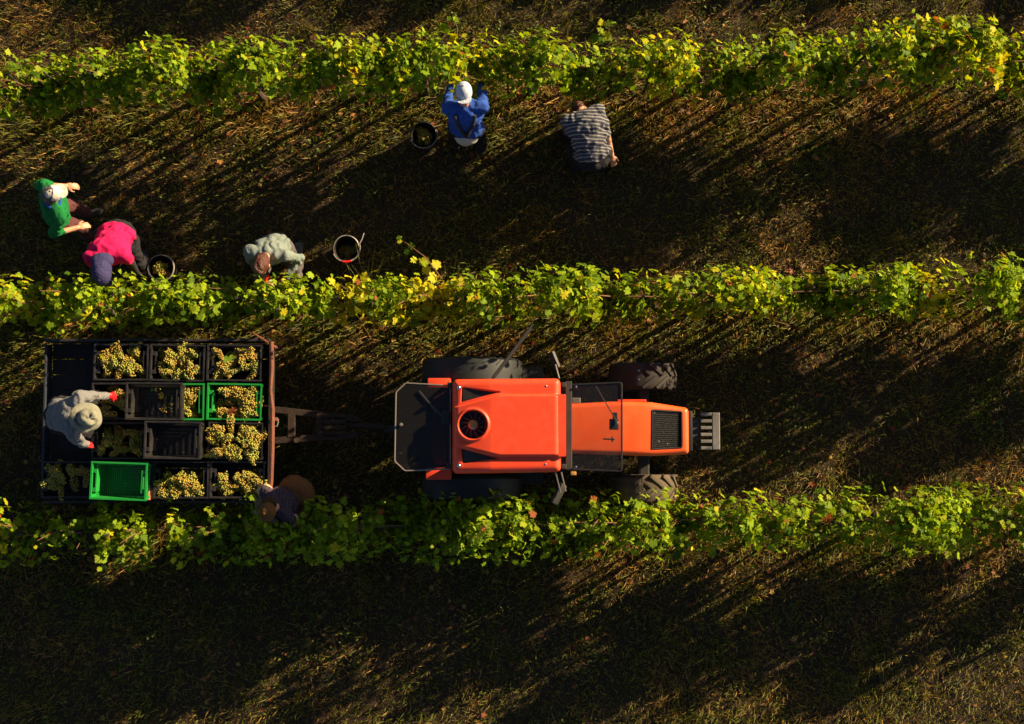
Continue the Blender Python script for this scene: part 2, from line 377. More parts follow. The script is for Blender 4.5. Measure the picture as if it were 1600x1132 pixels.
def vine(row, cx, width, hw, ztop, dens, label, group, detailed=True, shoots=(), size=1.):
    """one vine: trunk, canes, its uppermost leaves one by one, the rest of the foliage"""
    y0 = rowY(row, cx); base = Vector((cx, y0, float(hgt(cx, y0))-.02))
    t = empty('grape_vine', base, label, 'grape vine', group)
    pts = [base+Vector((random.uniform(-.03, .03), random.uniform(-.03, .03), h)) for h in (0, .18, .36, .54, .72)]
    obj('trunk', TB(pts, [.042, .034, .030, .030, .034], 7), M['bark'], t, smooth=True)
    for sx in (-.25, .25):
        q = Vector((cx+sx*width+random.uniform(-.05, .05), rowY(row, cx+sx*width)+random.uniform(-.04, .04), base.z)); obj('stake', TB([q, q+Vector((random.uniform(-.03, .03), random.uniform(-.03, .03), random.uniform(1.0, 1.3)))], .014, 6), M['plank'], t, smooth=True)
    top = pts[-1]; starts = []
    for s in (-1, 1):
        e = Vector((cx+s*width*.48, rowY(row, cx+s*width*.48)+random.uniform(-.03, .03), .78))
        obj('cane', TB([top, top.lerp(e, .4)+Vector((0, 0, .06)), e], [.013, .009, .006], 6), M['cane'], t, smooth=True)
    for k in range(3):
        a = top.lerp(Vector((cx+random.uniform(-.4, .4)*width, y0, .78)), 1)
        e = a+Vector((random.uniform(-.15, .15), random.uniform(-.15, .15), ztop-.78+random.uniform(-.05, .12)))
        obj('cane', TB([a, a.lerp(e, .5)+Vector((.03, .02, 0)), e], [.007, .005, .003], 5), M['cane'], t, smooth=True)
    leaves = []
    n = int(dens*width*600); prof = random.uniform(0, 9)
    for _ in range(n):
        u = random.uniform(-.5, .5)*1.12; x = cx+u*width
        bulge = .70+.42*float(noise(x*2.7+prof, row*7., 5))
        fall = max(.25, 1-(abs(u)/.56)**3*.65)
        hump = min(1.05, max(0., 2.3*(float(noise(x*2.7+row*31, row*5., 15))-.27)))
        zt = .78+(ztop-.74)*hump*fall+.16*(float(noise(x*6, row*3., 9))-.3)
        z = zt-abs(random.gauss(0, 1))*.17 if random.random() < .86 else random.uniform(.58, max(.7, zt))
        z = max(.55, z)
        hz = hw*(.75+.5*bulge)*(.55+.45*math.sqrt(max(.05, 1-((z-.85)/.75)**2)))
        dy = max(-1.35, min(1.35, random.gauss(0, .62)))*hz
        if row == 3 and math.hypot(x-HELPER.x, y0+dy-HELPER.y) < .27: continue      # someone stands here
        out = Vector((random.gauss(0, .25), dy/max(hz, .01)*.9, .28+max(0, (z-.9))*.35))
        nrm = out+sdir*.45+Vector((random.gauss(0, .7), random.gauss(0, .7), random.gauss(0, .4)))
        tip = Vector((random.gauss(0, .8), dy/max(hz, .01)+random.gauss(0, .5), -.55))
        s = random.triangular(.040, .108, .066)*size
        leaves.append((Vector((x, rowY(row, x)+dy, z)), leaf_frame(nrm, tip), s))
    shoots = list(shoots); n_named = len(shoots)
    for _ in range(random.randint(2, 4)):                # upright shoots above the hedge
        x = cx+random.uniform(-.5, .5)*width; a = Vector((x, rowY(row, x)+random.gauss(0, hw*.4), ztop-.35)); shoots.append((a, a+Vector((random.gauss(0, .07), random.gauss(0, .07), random.uniform(.25, .8)))))
    for si, (p0, p1) in enumerate(shoots):
        z_named = si < n_named
        mid = p0.lerp(p1, .5)+Vector((.02, .03, .04))
        obj('cane', TB([p0, mid, p1], [.006, .005, .002], 5), M['cane'], t, smooth=True)
        for k in range(11):
            s_ = (k+1)/11; q = p0.lerp(p1, s_)+Vector((random.gauss(0, .045), random.gauss(0, .045), random.gauss(0, .03)))
            leaves.append((q, leaf_frame(Vector((random.gauss(0, .5), random.gauss(0, .5), 1)), Vector((random.gauss(0, 1), random.gauss(0, 1), -.2))), (.125 if z_named else .095)*(1-.6*s_)))
    cells = {}
    for i, (p, fr, s) in enumerate(leaves): cells.setdefault((int(p.x/.06), int((p.y+.10*p.z)/.06)), []).append((-p.z, i))
    single = set()
    if detailed:
        for c in cells.values():
            for _, i in sorted(c)[:2]: single.add(i)
        single = set(sorted(single, key=lambda i: -leaves[i][0].z)[:210])
    V, Fc, C, off = [], [], [], 0
    for i, (p, fr, s) in enumerate(leaves):
        k = random.randrange(5); px = 800+p.x/(HC-p.z)*F
        col = leaf_colour(row, px, p.z)
        if i in single:
            o = bpy.data.objects.new('leaf', LEAFM[k]); COL.objects.link(o); o.parent = t
            o.matrix_local = Matrix.Translation(p-base) @ fr.to_4x4() @ Matrix.Scale(s, 4); o.color = (*col, 1)
        else:
            v, f = LEAFG[k]; m = np.array(fr)*s
            V.append(v @ m.T+np.array(p)); Fc.append(f+off); off += len(v); C.append(np.tile(np.array(col), (len(v), 1)))
    o = link('foliage', npmesh('foliage', np.concatenate(V), np.concatenate(Fc), np.concatenate(C)), M['leafs'], t); tag(o, kind='stuff')
    return t
ORD = 'first second third fourth fifth sixth seventh eighth ninth tenth eleventh twelfth thirteenth fourteenth'.split()
def wx(px): return (px-800)/F*(HC-1.2)
SHOOTS = {(2, 690): [((690, 435), (632, 378))], (1, 715): [((715, 70), (708, 28))], (1, 1450): [((1450, 60), (1425, 28)), ((1480, 60), (1500, 30))], (3, 1290): [((1290, 815), (1288, 765))], (3, 1200): [], (1, 940): [((950, 60), (945, 35))]}
def build_row(row, centres, name, hw, ztop, dens):
    for i, (px, w, d, h) in enumerate(centres):
        inside = [c for c in centres if -60 < c[0] < 1660]; vis = -60 < px < 1660
        if vis:
            k = inside.index((px, w, d, h))
            what = 'yellowing leafy grape vine' if any(r == row and abs(c-px) < 70 and a > .6 for r, c, _, a in YSPOT) else ('thin sparse grape vine' if d < .7 else 'green leafy grape vine')
            label = f'{what}, {ORD[k]} from the left edge in the {name} row'; g = f'grape vines of the {name} row'
        else: label, g = f'leafy grape vine continuing the {name} row past the picture', f'grape vines of the {name} row past the picture'
        sh = [(P(a[0], a[1], 1.2), P(b[0], b[1], 1.35)) for kk, v in SHOOTS.items() if kk[0] == row and abs(kk[1]-px) < w*F/(HC-1.2)/2 for a, b in v]
        vine(row, wx(px), w, hw*min(h, 1.), ZT*(.55+.45*h)+.02, dens*d, label, g, vis, sh)
def even(p0, p1, step, seed, lo=.75):
    r = random.Random(seed); out = []; x = p0
    while x < p1:
        out.append((x+r.uniform(-18, 18), step/F*(HC-1.2)*r.uniform(1.0, 1.25), r.uniform(lo, 1.15), r.uniform(.8, 1.12))); x += step*r.uniform(.9, 1.1)
    return out
build_row(1, even(-40, 2300, 142, 3, .72), 'top', .215, ZT, 1.05)
build_row(2, even(-30, 2200, 140, 5, .72), 'middle', .185, ZT, .95)
row3 = [(-8, .6, .9, .9), (95, .7, .22, .65), (187, .50, 1.3, .95), (325, .75, 1.05, 1.0), (430, .75, 1.05, 1.02), (560, .95, 1.15, 1.08), (710, .85, 1.05, 1.), (850, 1.0, 1.05, 1.), (1000, 1.0, 1.05, 1.02), (1130, .85, .9, .9), (1270, .9, .7, .8), (1410, 1.0, 1.1, 1.1), (1550, 1.1, 1.15, 1.12)]
build_row(3, row3+[(c, 1.05, 1., 1) for c in range(1700, 1900, 150)], 'bottom', .225, ZT, 1.0)
for px in range(-60, 2750, 150):
    vine(0, wx(px), 1.15, .17, ZT, .8, 'leafy grape vine of the row beyond the upper edge of the picture', 'grape vines of the row beyond the picture', False)
for dz, dy in ((.86, .0),):
    a, b = Vector((-7.5, rowY(3, -7.5)+dy, dz)), Vector((7.5, rowY(3, 7.5)+dy, dz))
    o = obj('trellis_wire', TB([a, a.lerp(b, .5)+Vector((0, 0, -.03)), b], .0016, 5), M['wire'], loc=a)
    tag(o, 'thin wire stretched along the bottom vine row, seen in its gaps', 'wire')
for x in (-7.5, 7.5):
    b = Vector((x, rowY(3, x), -.3)); o = obj('vine_post', BX((x-.04, b.y-.04, -.3), (x+.04, b.y+.04, 1.5), .006), M['plank'], loc=b)
    tag(o, 'wooden end post of the bottom vine row past the picture edge', 'post', 'end posts of the bottom vine row')

# ------------------------------------------------------------------ tractor
def tractor():
    t = empty('tractor', P(880, 676, 0), 'orange red narrow tractor with both its cab windows swung open', 'tractor')
    # roof: one moulding with raised centre panel, two side recesses and the fan well
    ZR = 2.30; out = Q(rounded([(706, 592), (876, 591), (877, 738), (706, 741)], 9), ZR)
    rz = Q([(700, 634), (712, 634), (780, 616), (884, 616), (884, 714), (780, 714), (712, 698), (700, 698)], ZR)
    t1 = Q([(722, 606), (721, 628), (781, 613)], ZR); t2 = Q([(721, 702), (723, 724), (781, 717)], ZR)
    fc = P(739, 664, ZR); fx, fy = fc.x, fc.y; x0, x1 = P(706, 660, ZR).x, P(877, 660, ZR).x
    def zf(x, y, sd):
        d = np.clip(-sd/.07, 0, 1); z = ZR-.07+.07*np.sqrt(1-(1-d)**2)
        z += .045*ss(.0, .022, -sdpoly(x, y, rz))*ss(-.004, .03, -sd)
        z -= .05*np.clip((.36-(x-x0)/(x1-x0))/.36, 0, 1)**1.3              # the rear third dips
        z -= .05*np.maximum(ss(-.006, .010, -sdpoly(x, y, t1)), ss(-.006, .010, -sdpoly(x, y, t2)))
        r = np.hypot(x-fx, y-fy); z += .022*np.exp(-((r-.150)/.012)**2)-.16*ss(.141, .128, r)
        return z
    roof = shell('roof', out, zf, .10, M['red'], t, .0065, .035)
    lip = Q(rounded([(870, 616.5), (884.5, 616.5), (884.5, 713.5), (870, 713.5)], 3), ZR+.02)
    obj('roof_lip', prism(bmesh.new(), lip, ZR-.07, ZR+.030, .012), M['red'], t, smooth=True)
    for tri in (t1, t2):
        c = Vector((sum(p[0] for p in tri)/3, sum(p[1] for p in tri)/3)); q = [tuple(c+(Vector(p)-c)*.93) for p in tri]
        obj('roof_recess_panel', prism(bmesh.new(), q, ZR-.06, ZR-.036), M['vent'], t)
    mt = Matrix.Translation((fx, fy, ZR-.12))
    obj('fan_well', lathe(bmesh.new(), [(.0, 0), (.131, 0), (.131, .10), (.136, .10), (.136, -.01), (0, -.01)], mt, 32), M['black'], t, smooth=True)
    fan = obj('fan', lathe(bmesh.new(), [(0, .128), (.034, .126), (.050, .112), (.050, .01), (0, .01)], mt, 10), M['ochre'], t, smooth=True)
    obj('fan_label', BX((fx-.016, fy-.040, ZR+.004), (fx+.018, fy-.018, ZR+.0105)), M['chrome'], fan)
    for k in range(12):
        m_ = mt @ Matrix.Rotation(k*math.pi/6+.05, 4, 'Z')
        obj('fan_blade', box(bmesh.new(), (.048, -.0028, .05), (.126, .0028, .056), m_ @ Matrix.Rotation(.5, 4, 'X')), M['blade'], fan)
    for px, py in ((717, 606), (853, 604), (852, 726), (717, 728)):
        c = P(px, py, ZR); b = obj('roof_bolt', lathe(bmesh.new(), [(0, .014), (.012, .012), (.020, .003), (.024, -.02)], Matrix.Translation((c.x, c.y, ZR-.012)), 12), M['chrome'], t, smooth=True)
        obj('bolt_socket', lathe(bmesh.new(), [(0, .004), (.008, .004), (.008, 0)], Matrix.Translation((c.x, c.y, ZR-.0005)), 8), M['black'], b)
    # cab under the roof
    xa, xb = P(700, 660, 2.0).x, P(884, 660, 2.0).x; ya, yb = P(790, 733, 2.0).y, P(790, 599, 2.0).y
    for x in (xa, xb-.05):
        for y in (ya, yb-.05): obj('cab_pillar', BX((x, y, .85), (x+.05, y+.05, 2.17), .008), M['iron'], t)
    obj('cab_frame_rear', BX((xa-.02, ya+.055, 1.90), (xa+.02, yb-.055, 1.98), .008), M['redshade'], t)
    obj('cab_header', BX((xb-.01, ya-.01, 2.10), (xb+.055, yb+.01, 2.165), .008), M['iron'], t)
    obj('cab_lower_panel', BX((xa, ya, .80), (xb, yb, .92), .01), M['iron'], t)
    for y in (ya+.012, yb-.03): obj('side_window', BX((xa+.06, y, .94), (xb-.06, y+.006, 2.14)), M['glass_s'], t)
    obj('seat', BX((xa+.18, -0.10+(ya+yb)/2-.12, .92), (xa+.6, (ya+yb)/2+.22, 1.08), .04), M['black'], t, smooth=True)
    obj('seat_back', BX((xa+.12, (ya+yb)/2-.22, 1.06), (xa+.22, (ya+yb)/2+.22, 1.55), .04), M['black'], t, smooth=True)
    obj('steering_wheel', lathe(bmesh.new(), [(.17, -.012), (.182, 0), (.17, .012), (.158, 0)], Matrix.Translation((xb-.25, (ya+yb)/2, 1.4)) @ Matrix.Rotation(-.6, 4, 'Y'), 20, True), M['black'], t, smooth=True)
    # front window swung up
    zh = 2.16
    q = rounded([(879, 602), (971, 598.5), (971, 736.5), (879, 733)], 4); pts = [Vector((*P(a, b, zh)[:2], zh-.03+.07*(a-879)/92)) for a, b in q]
    fw = obj('front_window', TB(pts+[pts[0]], .0095, 6), M['black'], t, smooth=True)
    v = [tuple(p) for p in pts]; n = len(v); bm = bmesh.new(); add_bm(bm, v+[(a, b, c-.006) for a, b, c in v], [tuple(range(n)), tuple(range(2*n-1, n-1, -1))]+[(i, n+i, n+(i+1) % n, (i+1) % n) for i in range(n)])
    obj('window_glass', bm, M['glass_f'], fw)
    zt = zh+.05
    bm = BX((*P(952, 672, zt)[:2], zt-.005), (*P(966, 655, zt)[:2], zt+.045), .008); box(bm, (*P(957, 656, zt)[:2], zt), (*P(964, 645, zt)[:2], zt+.03))
    obj('wiper_motor', bm, M['black'], fw, smooth=True)
    a, b = P(965, 661, zt+.06), P(931, 604, zt+.01); obj('wiper_arm', TB([a, b], [.007, .004], 6), M['black'], fw)
    a2 = P(937, 622, zt+.005); obj('wiper_pivot', lathe(bmesh.new(), [(0, .02), (.012, .018), (.014, 0)], Matrix.Translation(a), 10), M['steel'], fw, smooth=True)
    obj('window_handle', tube(TB([P(942, 686, zt+.03), P(960, 687, zt+.03)], .008, 8), [P(957, 683, zt+.025), P(957, 691, zt+.025)], .011, 8), M['black'], fw, smooth=True)
    for py in (605, 730):
        c = P(900, py, zh+.01); obj('hinge_bolt', lathe(bmesh.new(), [(0, .02), (.012, .016), (.014, 0)], Matrix.Translation(c), 10), M['chrome'], fw, smooth=True)
    # rear window swung out, chamfered corners
    zr = 2.12; q = rounded([(704, 603), (634, 599), (619, 613), (617, 721), (633, 736), (704, 733)], 3); pts = [Vector((*P(a, b, zr)[:2], zr+.02)) for a, b in q]
    rw = obj('rear_window', TB(pts+[pts[0]], .0075, 6), M['edge'], t, smooth=True)
    v = [tuple(p) for p in pts]; n = len(v); bm = bmesh.new(); add_bm(bm, v+[(a, b, c-.006) for a, b, c in v], [tuple(range(n)), tuple(range(2*n-1, n-1, -1))]+[(i, n+i, n+(i+1) % n, (i+1) % n) for i in range(n)])
    obj('window_glass', bm, M['glass_r'], rw)
    c = P(627, 664, zr); obj('window_latch', tube(lathe(bmesh.new(), [(0, .03), (.014, .028), (.018, .01), (.018, -.01)], Matrix.Translation(c+Vector((0, 0, .02))), 10), [c+Vector((-.06, -.02, .01)), c], .008, 6), M['steel'], rw, smooth=True)
    obj('wiper_motor', BX((*P(690, 664, zr)[:2], zr-.02), (*P(704, 642, zr)[:2], zr+.05), .01), M['black'], rw, smooth=True)
    obj('wiper_arm', TB([P(692, 652, zr+.05), P(658, 615, zr+.03)], [.006, .004], 6), M['black'], rw)
    obj('wiper_blade', TB([P(655, 611, zr+.035), P(682, 644, zr+.035)], .008, 6), M['black'], rw)
    for py in (612, 724):
        c = P(694, py, zr); obj('hinge_bolt', lathe(bmesh.new(), [(0, .03), (.012, .028), (.014, 0)], Matrix.Translation(c), 10), M['black'], rw, smooth=True)
    # side window folded out to the upper side
    a, b = P(770, 590, 2.0), P(832, 507, 2.0); d = Vector((0, 0, -.30))
    sw = obj('open_side_window', TB([a, b, b+d, a+d, a], .012, 6), M['iron'], t, smooth=True)
    nrm = (b-a).cross(d).normalized()*.003
    bm = bmesh.new(); add_bm(bm, [a+nrm, b+nrm, b+d+nrm, a+d+nrm, a-nrm, b-nrm, b+d-nrm, a+d-nrm], [(0, 1, 2, 3), (7, 6, 5, 4), (0, 4, 5, 1), (1, 5, 6, 2), (2, 6, 7, 3), (3, 7, 4, 0)])
    obj('window_glass', bm, M['glass_s'], sw)
    # hood
    ZH = 1.34; out = Q(rounded([(884, 631), (960, 627), (1018, 628), (1078, 637), (1079, 710), (1020, 713), (884, 709)], 6), ZH)
    xh0, xh1 = P(884, 660, ZH).x, P(1079, 660, ZH).x; gr = Q(rounded([(1019, 640), (1067, 643), (1067, 700), (1019, 703)], 4), ZH)
    def zh_(x, y, sd):
        d = np.clip(-sd/.055, 0, 1); z = ZH-.055+.055*np.sqrt(1-(1-d)**2); u = (x-xh0)/(xh1-xh0)
        z -= .05*ss(.55, 1.0, u)+.02*u; yc = (y-(P(980, 671, ZH).y))/.31; z -= .022*yc*yc
        return z-.028*ss(-.003, .008, -sdpoly(x, y, gr))
    shell('hood', out, zh_, .30, M['hood'], t, .0065, .030)
    zg = lambda a, b: float(zh_(np.array([P(a, b, ZH).x]), np.array([P(a, b, ZH).y]), np.array([-.2]))[0])
    g0 = [P(1019.5, 641, ZH), P(1066.5, 643.5, ZH), P(1066.5, 699.5, ZH), P(1019.5, 702, ZH)]
    def gp(u, w, dz=0):
        p = g0[0].lerp(g0[1], u).lerp(g0[3].lerp(g0[2], u), w); uu = (p.x-xh0)/(xh1-xh0); yy = (p.y-P(980, 671, ZH).y)/.31
        return Vector((p.x, p.y, ZH-.05*float(ss(.55, 1., np.array(uu)))-.02*uu-.022*yy*yy-.012+dz))
    K = 8; bm = bmesh.new(); gv = [[bm.verts.new(gp(a/K, b/K)) for b in range(K+1)] for a in range(K+1)]
    for a in range(K):
        for b in range(K): bm.faces.new((gv[a][b], gv[a+1][b], gv[a+1][b+1], gv[a][b+1]))
    bmesh.ops.solidify(bm, geom=bm.faces[:], thickness=.006)
    grl = obj('hood_grille', bm, M['mesh_black'], t)
    bm = bmesh.new()
    for k in range(1, 18): tube(bm, [gp(a/6, k/18, .004) for a in range(7)], .0028, 5)
    gb = obj('grille_bars', bm, M['mesh_black'], grl); tag(gb, kind='stuff')
    obj('grille_frame', TB([gp(a, b, .012) for a, b in [(k/6, 0) for k in range(7)]+[(1, k/6) for k in range(1, 7)]+[(1-k/6, 1) for k in range(1, 7)]+[(0, 1-k/6) for k in range(1, 7)]], .0085, 6), M['black'], grl, smooth=True)
    for px, py in ((1023, 645), (1030, 690), (1044, 694)):
        c = P(px, py, ZH); obj('grille_clip', lathe(bmesh.new(), [(0, .012), (.010, .01), (.011, 0)], Matrix.Translation((c.x, c.y, zg(px, py)+.01)), 8), M['steel'], grl, smooth=True)
    xf, yf0, yf1 = P(1079, 660, 1.1).x, P(1079, 706, 1.1).y, P(1079, 642, 1.1).y
    obj('hood_nose', BX((xf-.06, yf0, .85), (xf+.015, yf1, 1.16), .02), M['black'], t, smooth=True)
    obj('hood_rail', BX((P(965, 629, 1.2).x, P(965, 628, 1.2).y, 1.17), (P(1010, 629, 1.2).x, P(965, 624.5, 1.2).y, 1.20), .005), M['red'], t)
    yc = (ya+yb)/2
    obj('engine', BX((P(895, 660, 1.0).x, yc-.20, .52), (P(1070, 660, 1.0).x, yc+.20, 1.02), .03), M['iron'], t, smooth=True)
    obj('chassis', BX((P(680, 660, .6).x, yc-.16, .38), (P(1075, 660, .6).x, yc+.16, .62), .02), M['iron'], t)
    xw = P(1057, 763, .36).x-.365
    obj('front_axle', BX((xw-.06, P(1000, 763, .4).y, .30), (xw+.06, P(1000, 587, .4).y, .42), .02), M['iron'], t)
    xr = P(735, 700, .8).x
    obj('rear_axle', TB([(xr, P(735, 765, .8).y, .52), (xr, P(735, 577, .8).y, .52)], .09, 12), M['iron'], t, smooth=True)
    # weights carrier at the front
    zw = .62; xA, xB, xm = P(1095, 674, zw).x, P(1125, 674, zw).x, P(1113, 674, zw).x
    wy = [P(1100, p, zw).y for p in (645, 703)]
    fwc = obj('weight_carrier', BX((xf-.1, yc-.13, .45), (xA, yc+.13, .58), .01), M['iron'], t)
    obj('weight_bar', BX((xm, wy[1], .50), (xB, wy[0], zw), .008), M['steel'], fwc)
    for k in range(6):
        y = wy[1]+(wy[0]-wy[1]-.036)*k/5
        obj('front_weight', BX((xA, y, .36), (xm-.003, y+.036, zw-.004), .006), M['steel'], fwc)
    obj('weight_shaft', BX((xA-.03, wy[1]+.015, .48), (xA-.003, wy[0]-.015, .56), .004), M['iron'], fwc)
    # wheels
    def wheel(c, rad, w, lugs, m, side):
        mt = Matrix.Translation(c) @ Matrix.Rotation(R(90), 4, 'X')
        wh = obj('wheel', lathe(bmesh.new(), [(.03, .04), (rad*.35, .03), (rad*.40, .06), (rad*.58, w*.42), (rad*.58, -w*.42), (rad*.40, -.06), (rad*.35, -.03), (.03, -.04)], mt, 24, True), M['rim'], t, smooth=True)
        prof = [(rad*.60, w*.40), (rad*.78, w*.52), (rad*.92, w*.5), (rad*.965, w*.40), (rad*.97, 0), (rad*.965, -w*.40), (rad*.92, -w*.5), (rad*.78, -w*.52), (rad*.60, -w*.40), (rad*.58, 0)]
        bm = lathe(bmesh.new(), prof, mt, 40, True)
        for k in range(lugs):
            for s_ in (-1, 1):
                an = 2*math.pi*(k+(.5 if s_ > 0 else 0))/lugs
                m_ = mt @ Matrix.Rotation(an, 4, 'Z') @ Matrix.Translation((rad*.965, 0, s_*w*.25)) @ Matrix.Rotation(s_*R(-52), 4, 'X')
                box(bm, (-.03, -.016, -w*.36), (rad*.05, .016, w*.36), m_, .004)
        obj('tyre', bm, m, wh, smooth=True, sharp=35)
        obj('hub', lathe(bmesh.new(), [(0, .09), (.05, .085), (.07, .05), (.08, 0), (.08, -.05), (0, -.09)], mt, 12), M['ochre'], wh, smooth=True)
        return mt
    def guard(name, c, rad, w, a0, a1, m, par=t):
        bm = bmesh.new(); rows = []
        for k in range(15):
            an = a0+(a1-a0)*k/14; rows.append([bm.verts.new((c.x+math.cos(an)*r_, c.y+y_, c.z+math.sin(an)*r_)) for r_, y_ in ((rad-.05, -w/2), (rad, -w/2+.03), (rad+.006, 0), (rad, w/2-.03), (rad-.05, w/2), (rad-.06, w/2-.01), (rad-.012, 0), (rad-.06, -w/2+.01))])
        for r0, r1 in zip(rows, rows[1:]):
            for i in range(8): bm.faces.new((r0[i], r0[(i+1) % 8], r1[(i+1) % 8], r1[i]))
        bm.faces.new(rows[0]); bm.faces.new(rows[-1][::-1])
        return obj(name, bm, m, par, smooth=True, sharp=50)
    for py, mm in ((763.5, M['dustrubber']), (587, M['rubber'])):  # upper wheel and guard get darker rubber: vine row's shade put into colour
        c = Vector((xw, P(1008, py, .72).y, .365)); wheel(c, .365, .29, 15, mm, 1)
        g = guard('front_mudguard', c, .40, .29, R(97), R(172), mm)
        for dy in (-.05, .05):
            an = R(103); obj('mudguard_bolt', lathe(bmesh.new(), [(0, .014), (.011, .012), (.012, 0)], Matrix.Translation((c.x+math.cos(an)*.40, c.y+dy, c.z+math.sin(an)*.405)), 8), M['chrome'], g, smooth=True)
    for py in (764, 577):
        c = Vector((xr, P(735, py, 1.04).y, .53)); wheel(c, .53, .25, 18, M['rubber'], 1)
        guard('rear_fender', c, .585, .27, R(15), R(155), M['teal'])
    for (a, b, c_, d_) in ((668, 606, 704, 591), (665, 750, 705, 731)):
        p, q_ = P(a, b, 1.2), P(c_, d_, 1.2); obj('rear_body_panel', BX((p.x, p.y, .95), (q_.x, q_.y, 1.2), .015), M['red'], t, smooth=True)
    obj('rear_body', BX((P(676, 660, 1.0).x, P(700, 726, 1.1).y, .70), (P(703, 660, 1.0).x, P(700, 611, 1.1).y, 1.06), .02), M['redshade'], t)
    obj('rear_hitch', BX((P(600, 660, .5).x, yc-.04, .42), (P(690, 660, .5).x, yc+.04, .50), .01), M['iron'], t)
    for dy in (-.2, .2): obj('lift_arm', TB([(P(690, 660, .5).x, yc+dy*.8, .62), (P(618, 660, .5).x, yc+dy, .45)], .025, 8), M['iron'], t, smooth=True)
    obj('lift_cylinder', TB([(P(690, 660, .5).x, yc+.05, .95), (P(640, 660, .5).x, yc+.02, .70)], .035, 10), M['iron'], t, smooth=True)
    for py, w_ in ((582, 1), (748, -1)):
        p = P(825, py, .55); st = obj('step_plate', BX((p.x-.17, p.y-.07, .40), (p.x+.17, p.y+.07, .43), .004), M['iron'], t)
    # mirrors on their arms
    a = P(874, 738, 1.95)
    for d0, d1 in (((868, 738), (876, 770)), ((877, 738), (884, 768))): obj('mirror_arm', TB([P(*d0, 1.95), P(*d1, 1.88)], .008, 6), M['steel'], t)
    obj('mirror', BX((-.05, -.11, -.02), (.05, .11, .02), .015, Matrix.Translation(P(873, 772, 1.80)) @ Matrix.Rotation(R(-28), 4, 'Z') @ Matrix.Rotation(R(50), 4, 'Y')), M['iron'], t, smooth=True)
    obj('mirror_arm', TB([P(874, 592, 1.95), P(868, 570, 1.9)], .008, 6), M['steel'], t)
    obj('mirror', BX((-.04, -.09, -.02), (.04, .09, .02), .015, Matrix.Translation(P(866, 563, 1.82)) @ Matrix.Rotation(R(22), 4, 'Z') @ Matrix.Rotation(R(-50), 4, 'Y')), M['iron'], t, smooth=True)
    obj('indicator_lamp', BX((-.03, -.02, -.03), (.03, .02, .03), .008, Matrix.Translation(P(896, 740, 1.2))), M['ochre'], t, smooth=True)
    obj('dash_box', BX((*P(893, 631, 1.2)[:2], 1.1), (*P(907, 622, 1.2)[:2], 1.25), .01), M['steel'], t)
tractor()
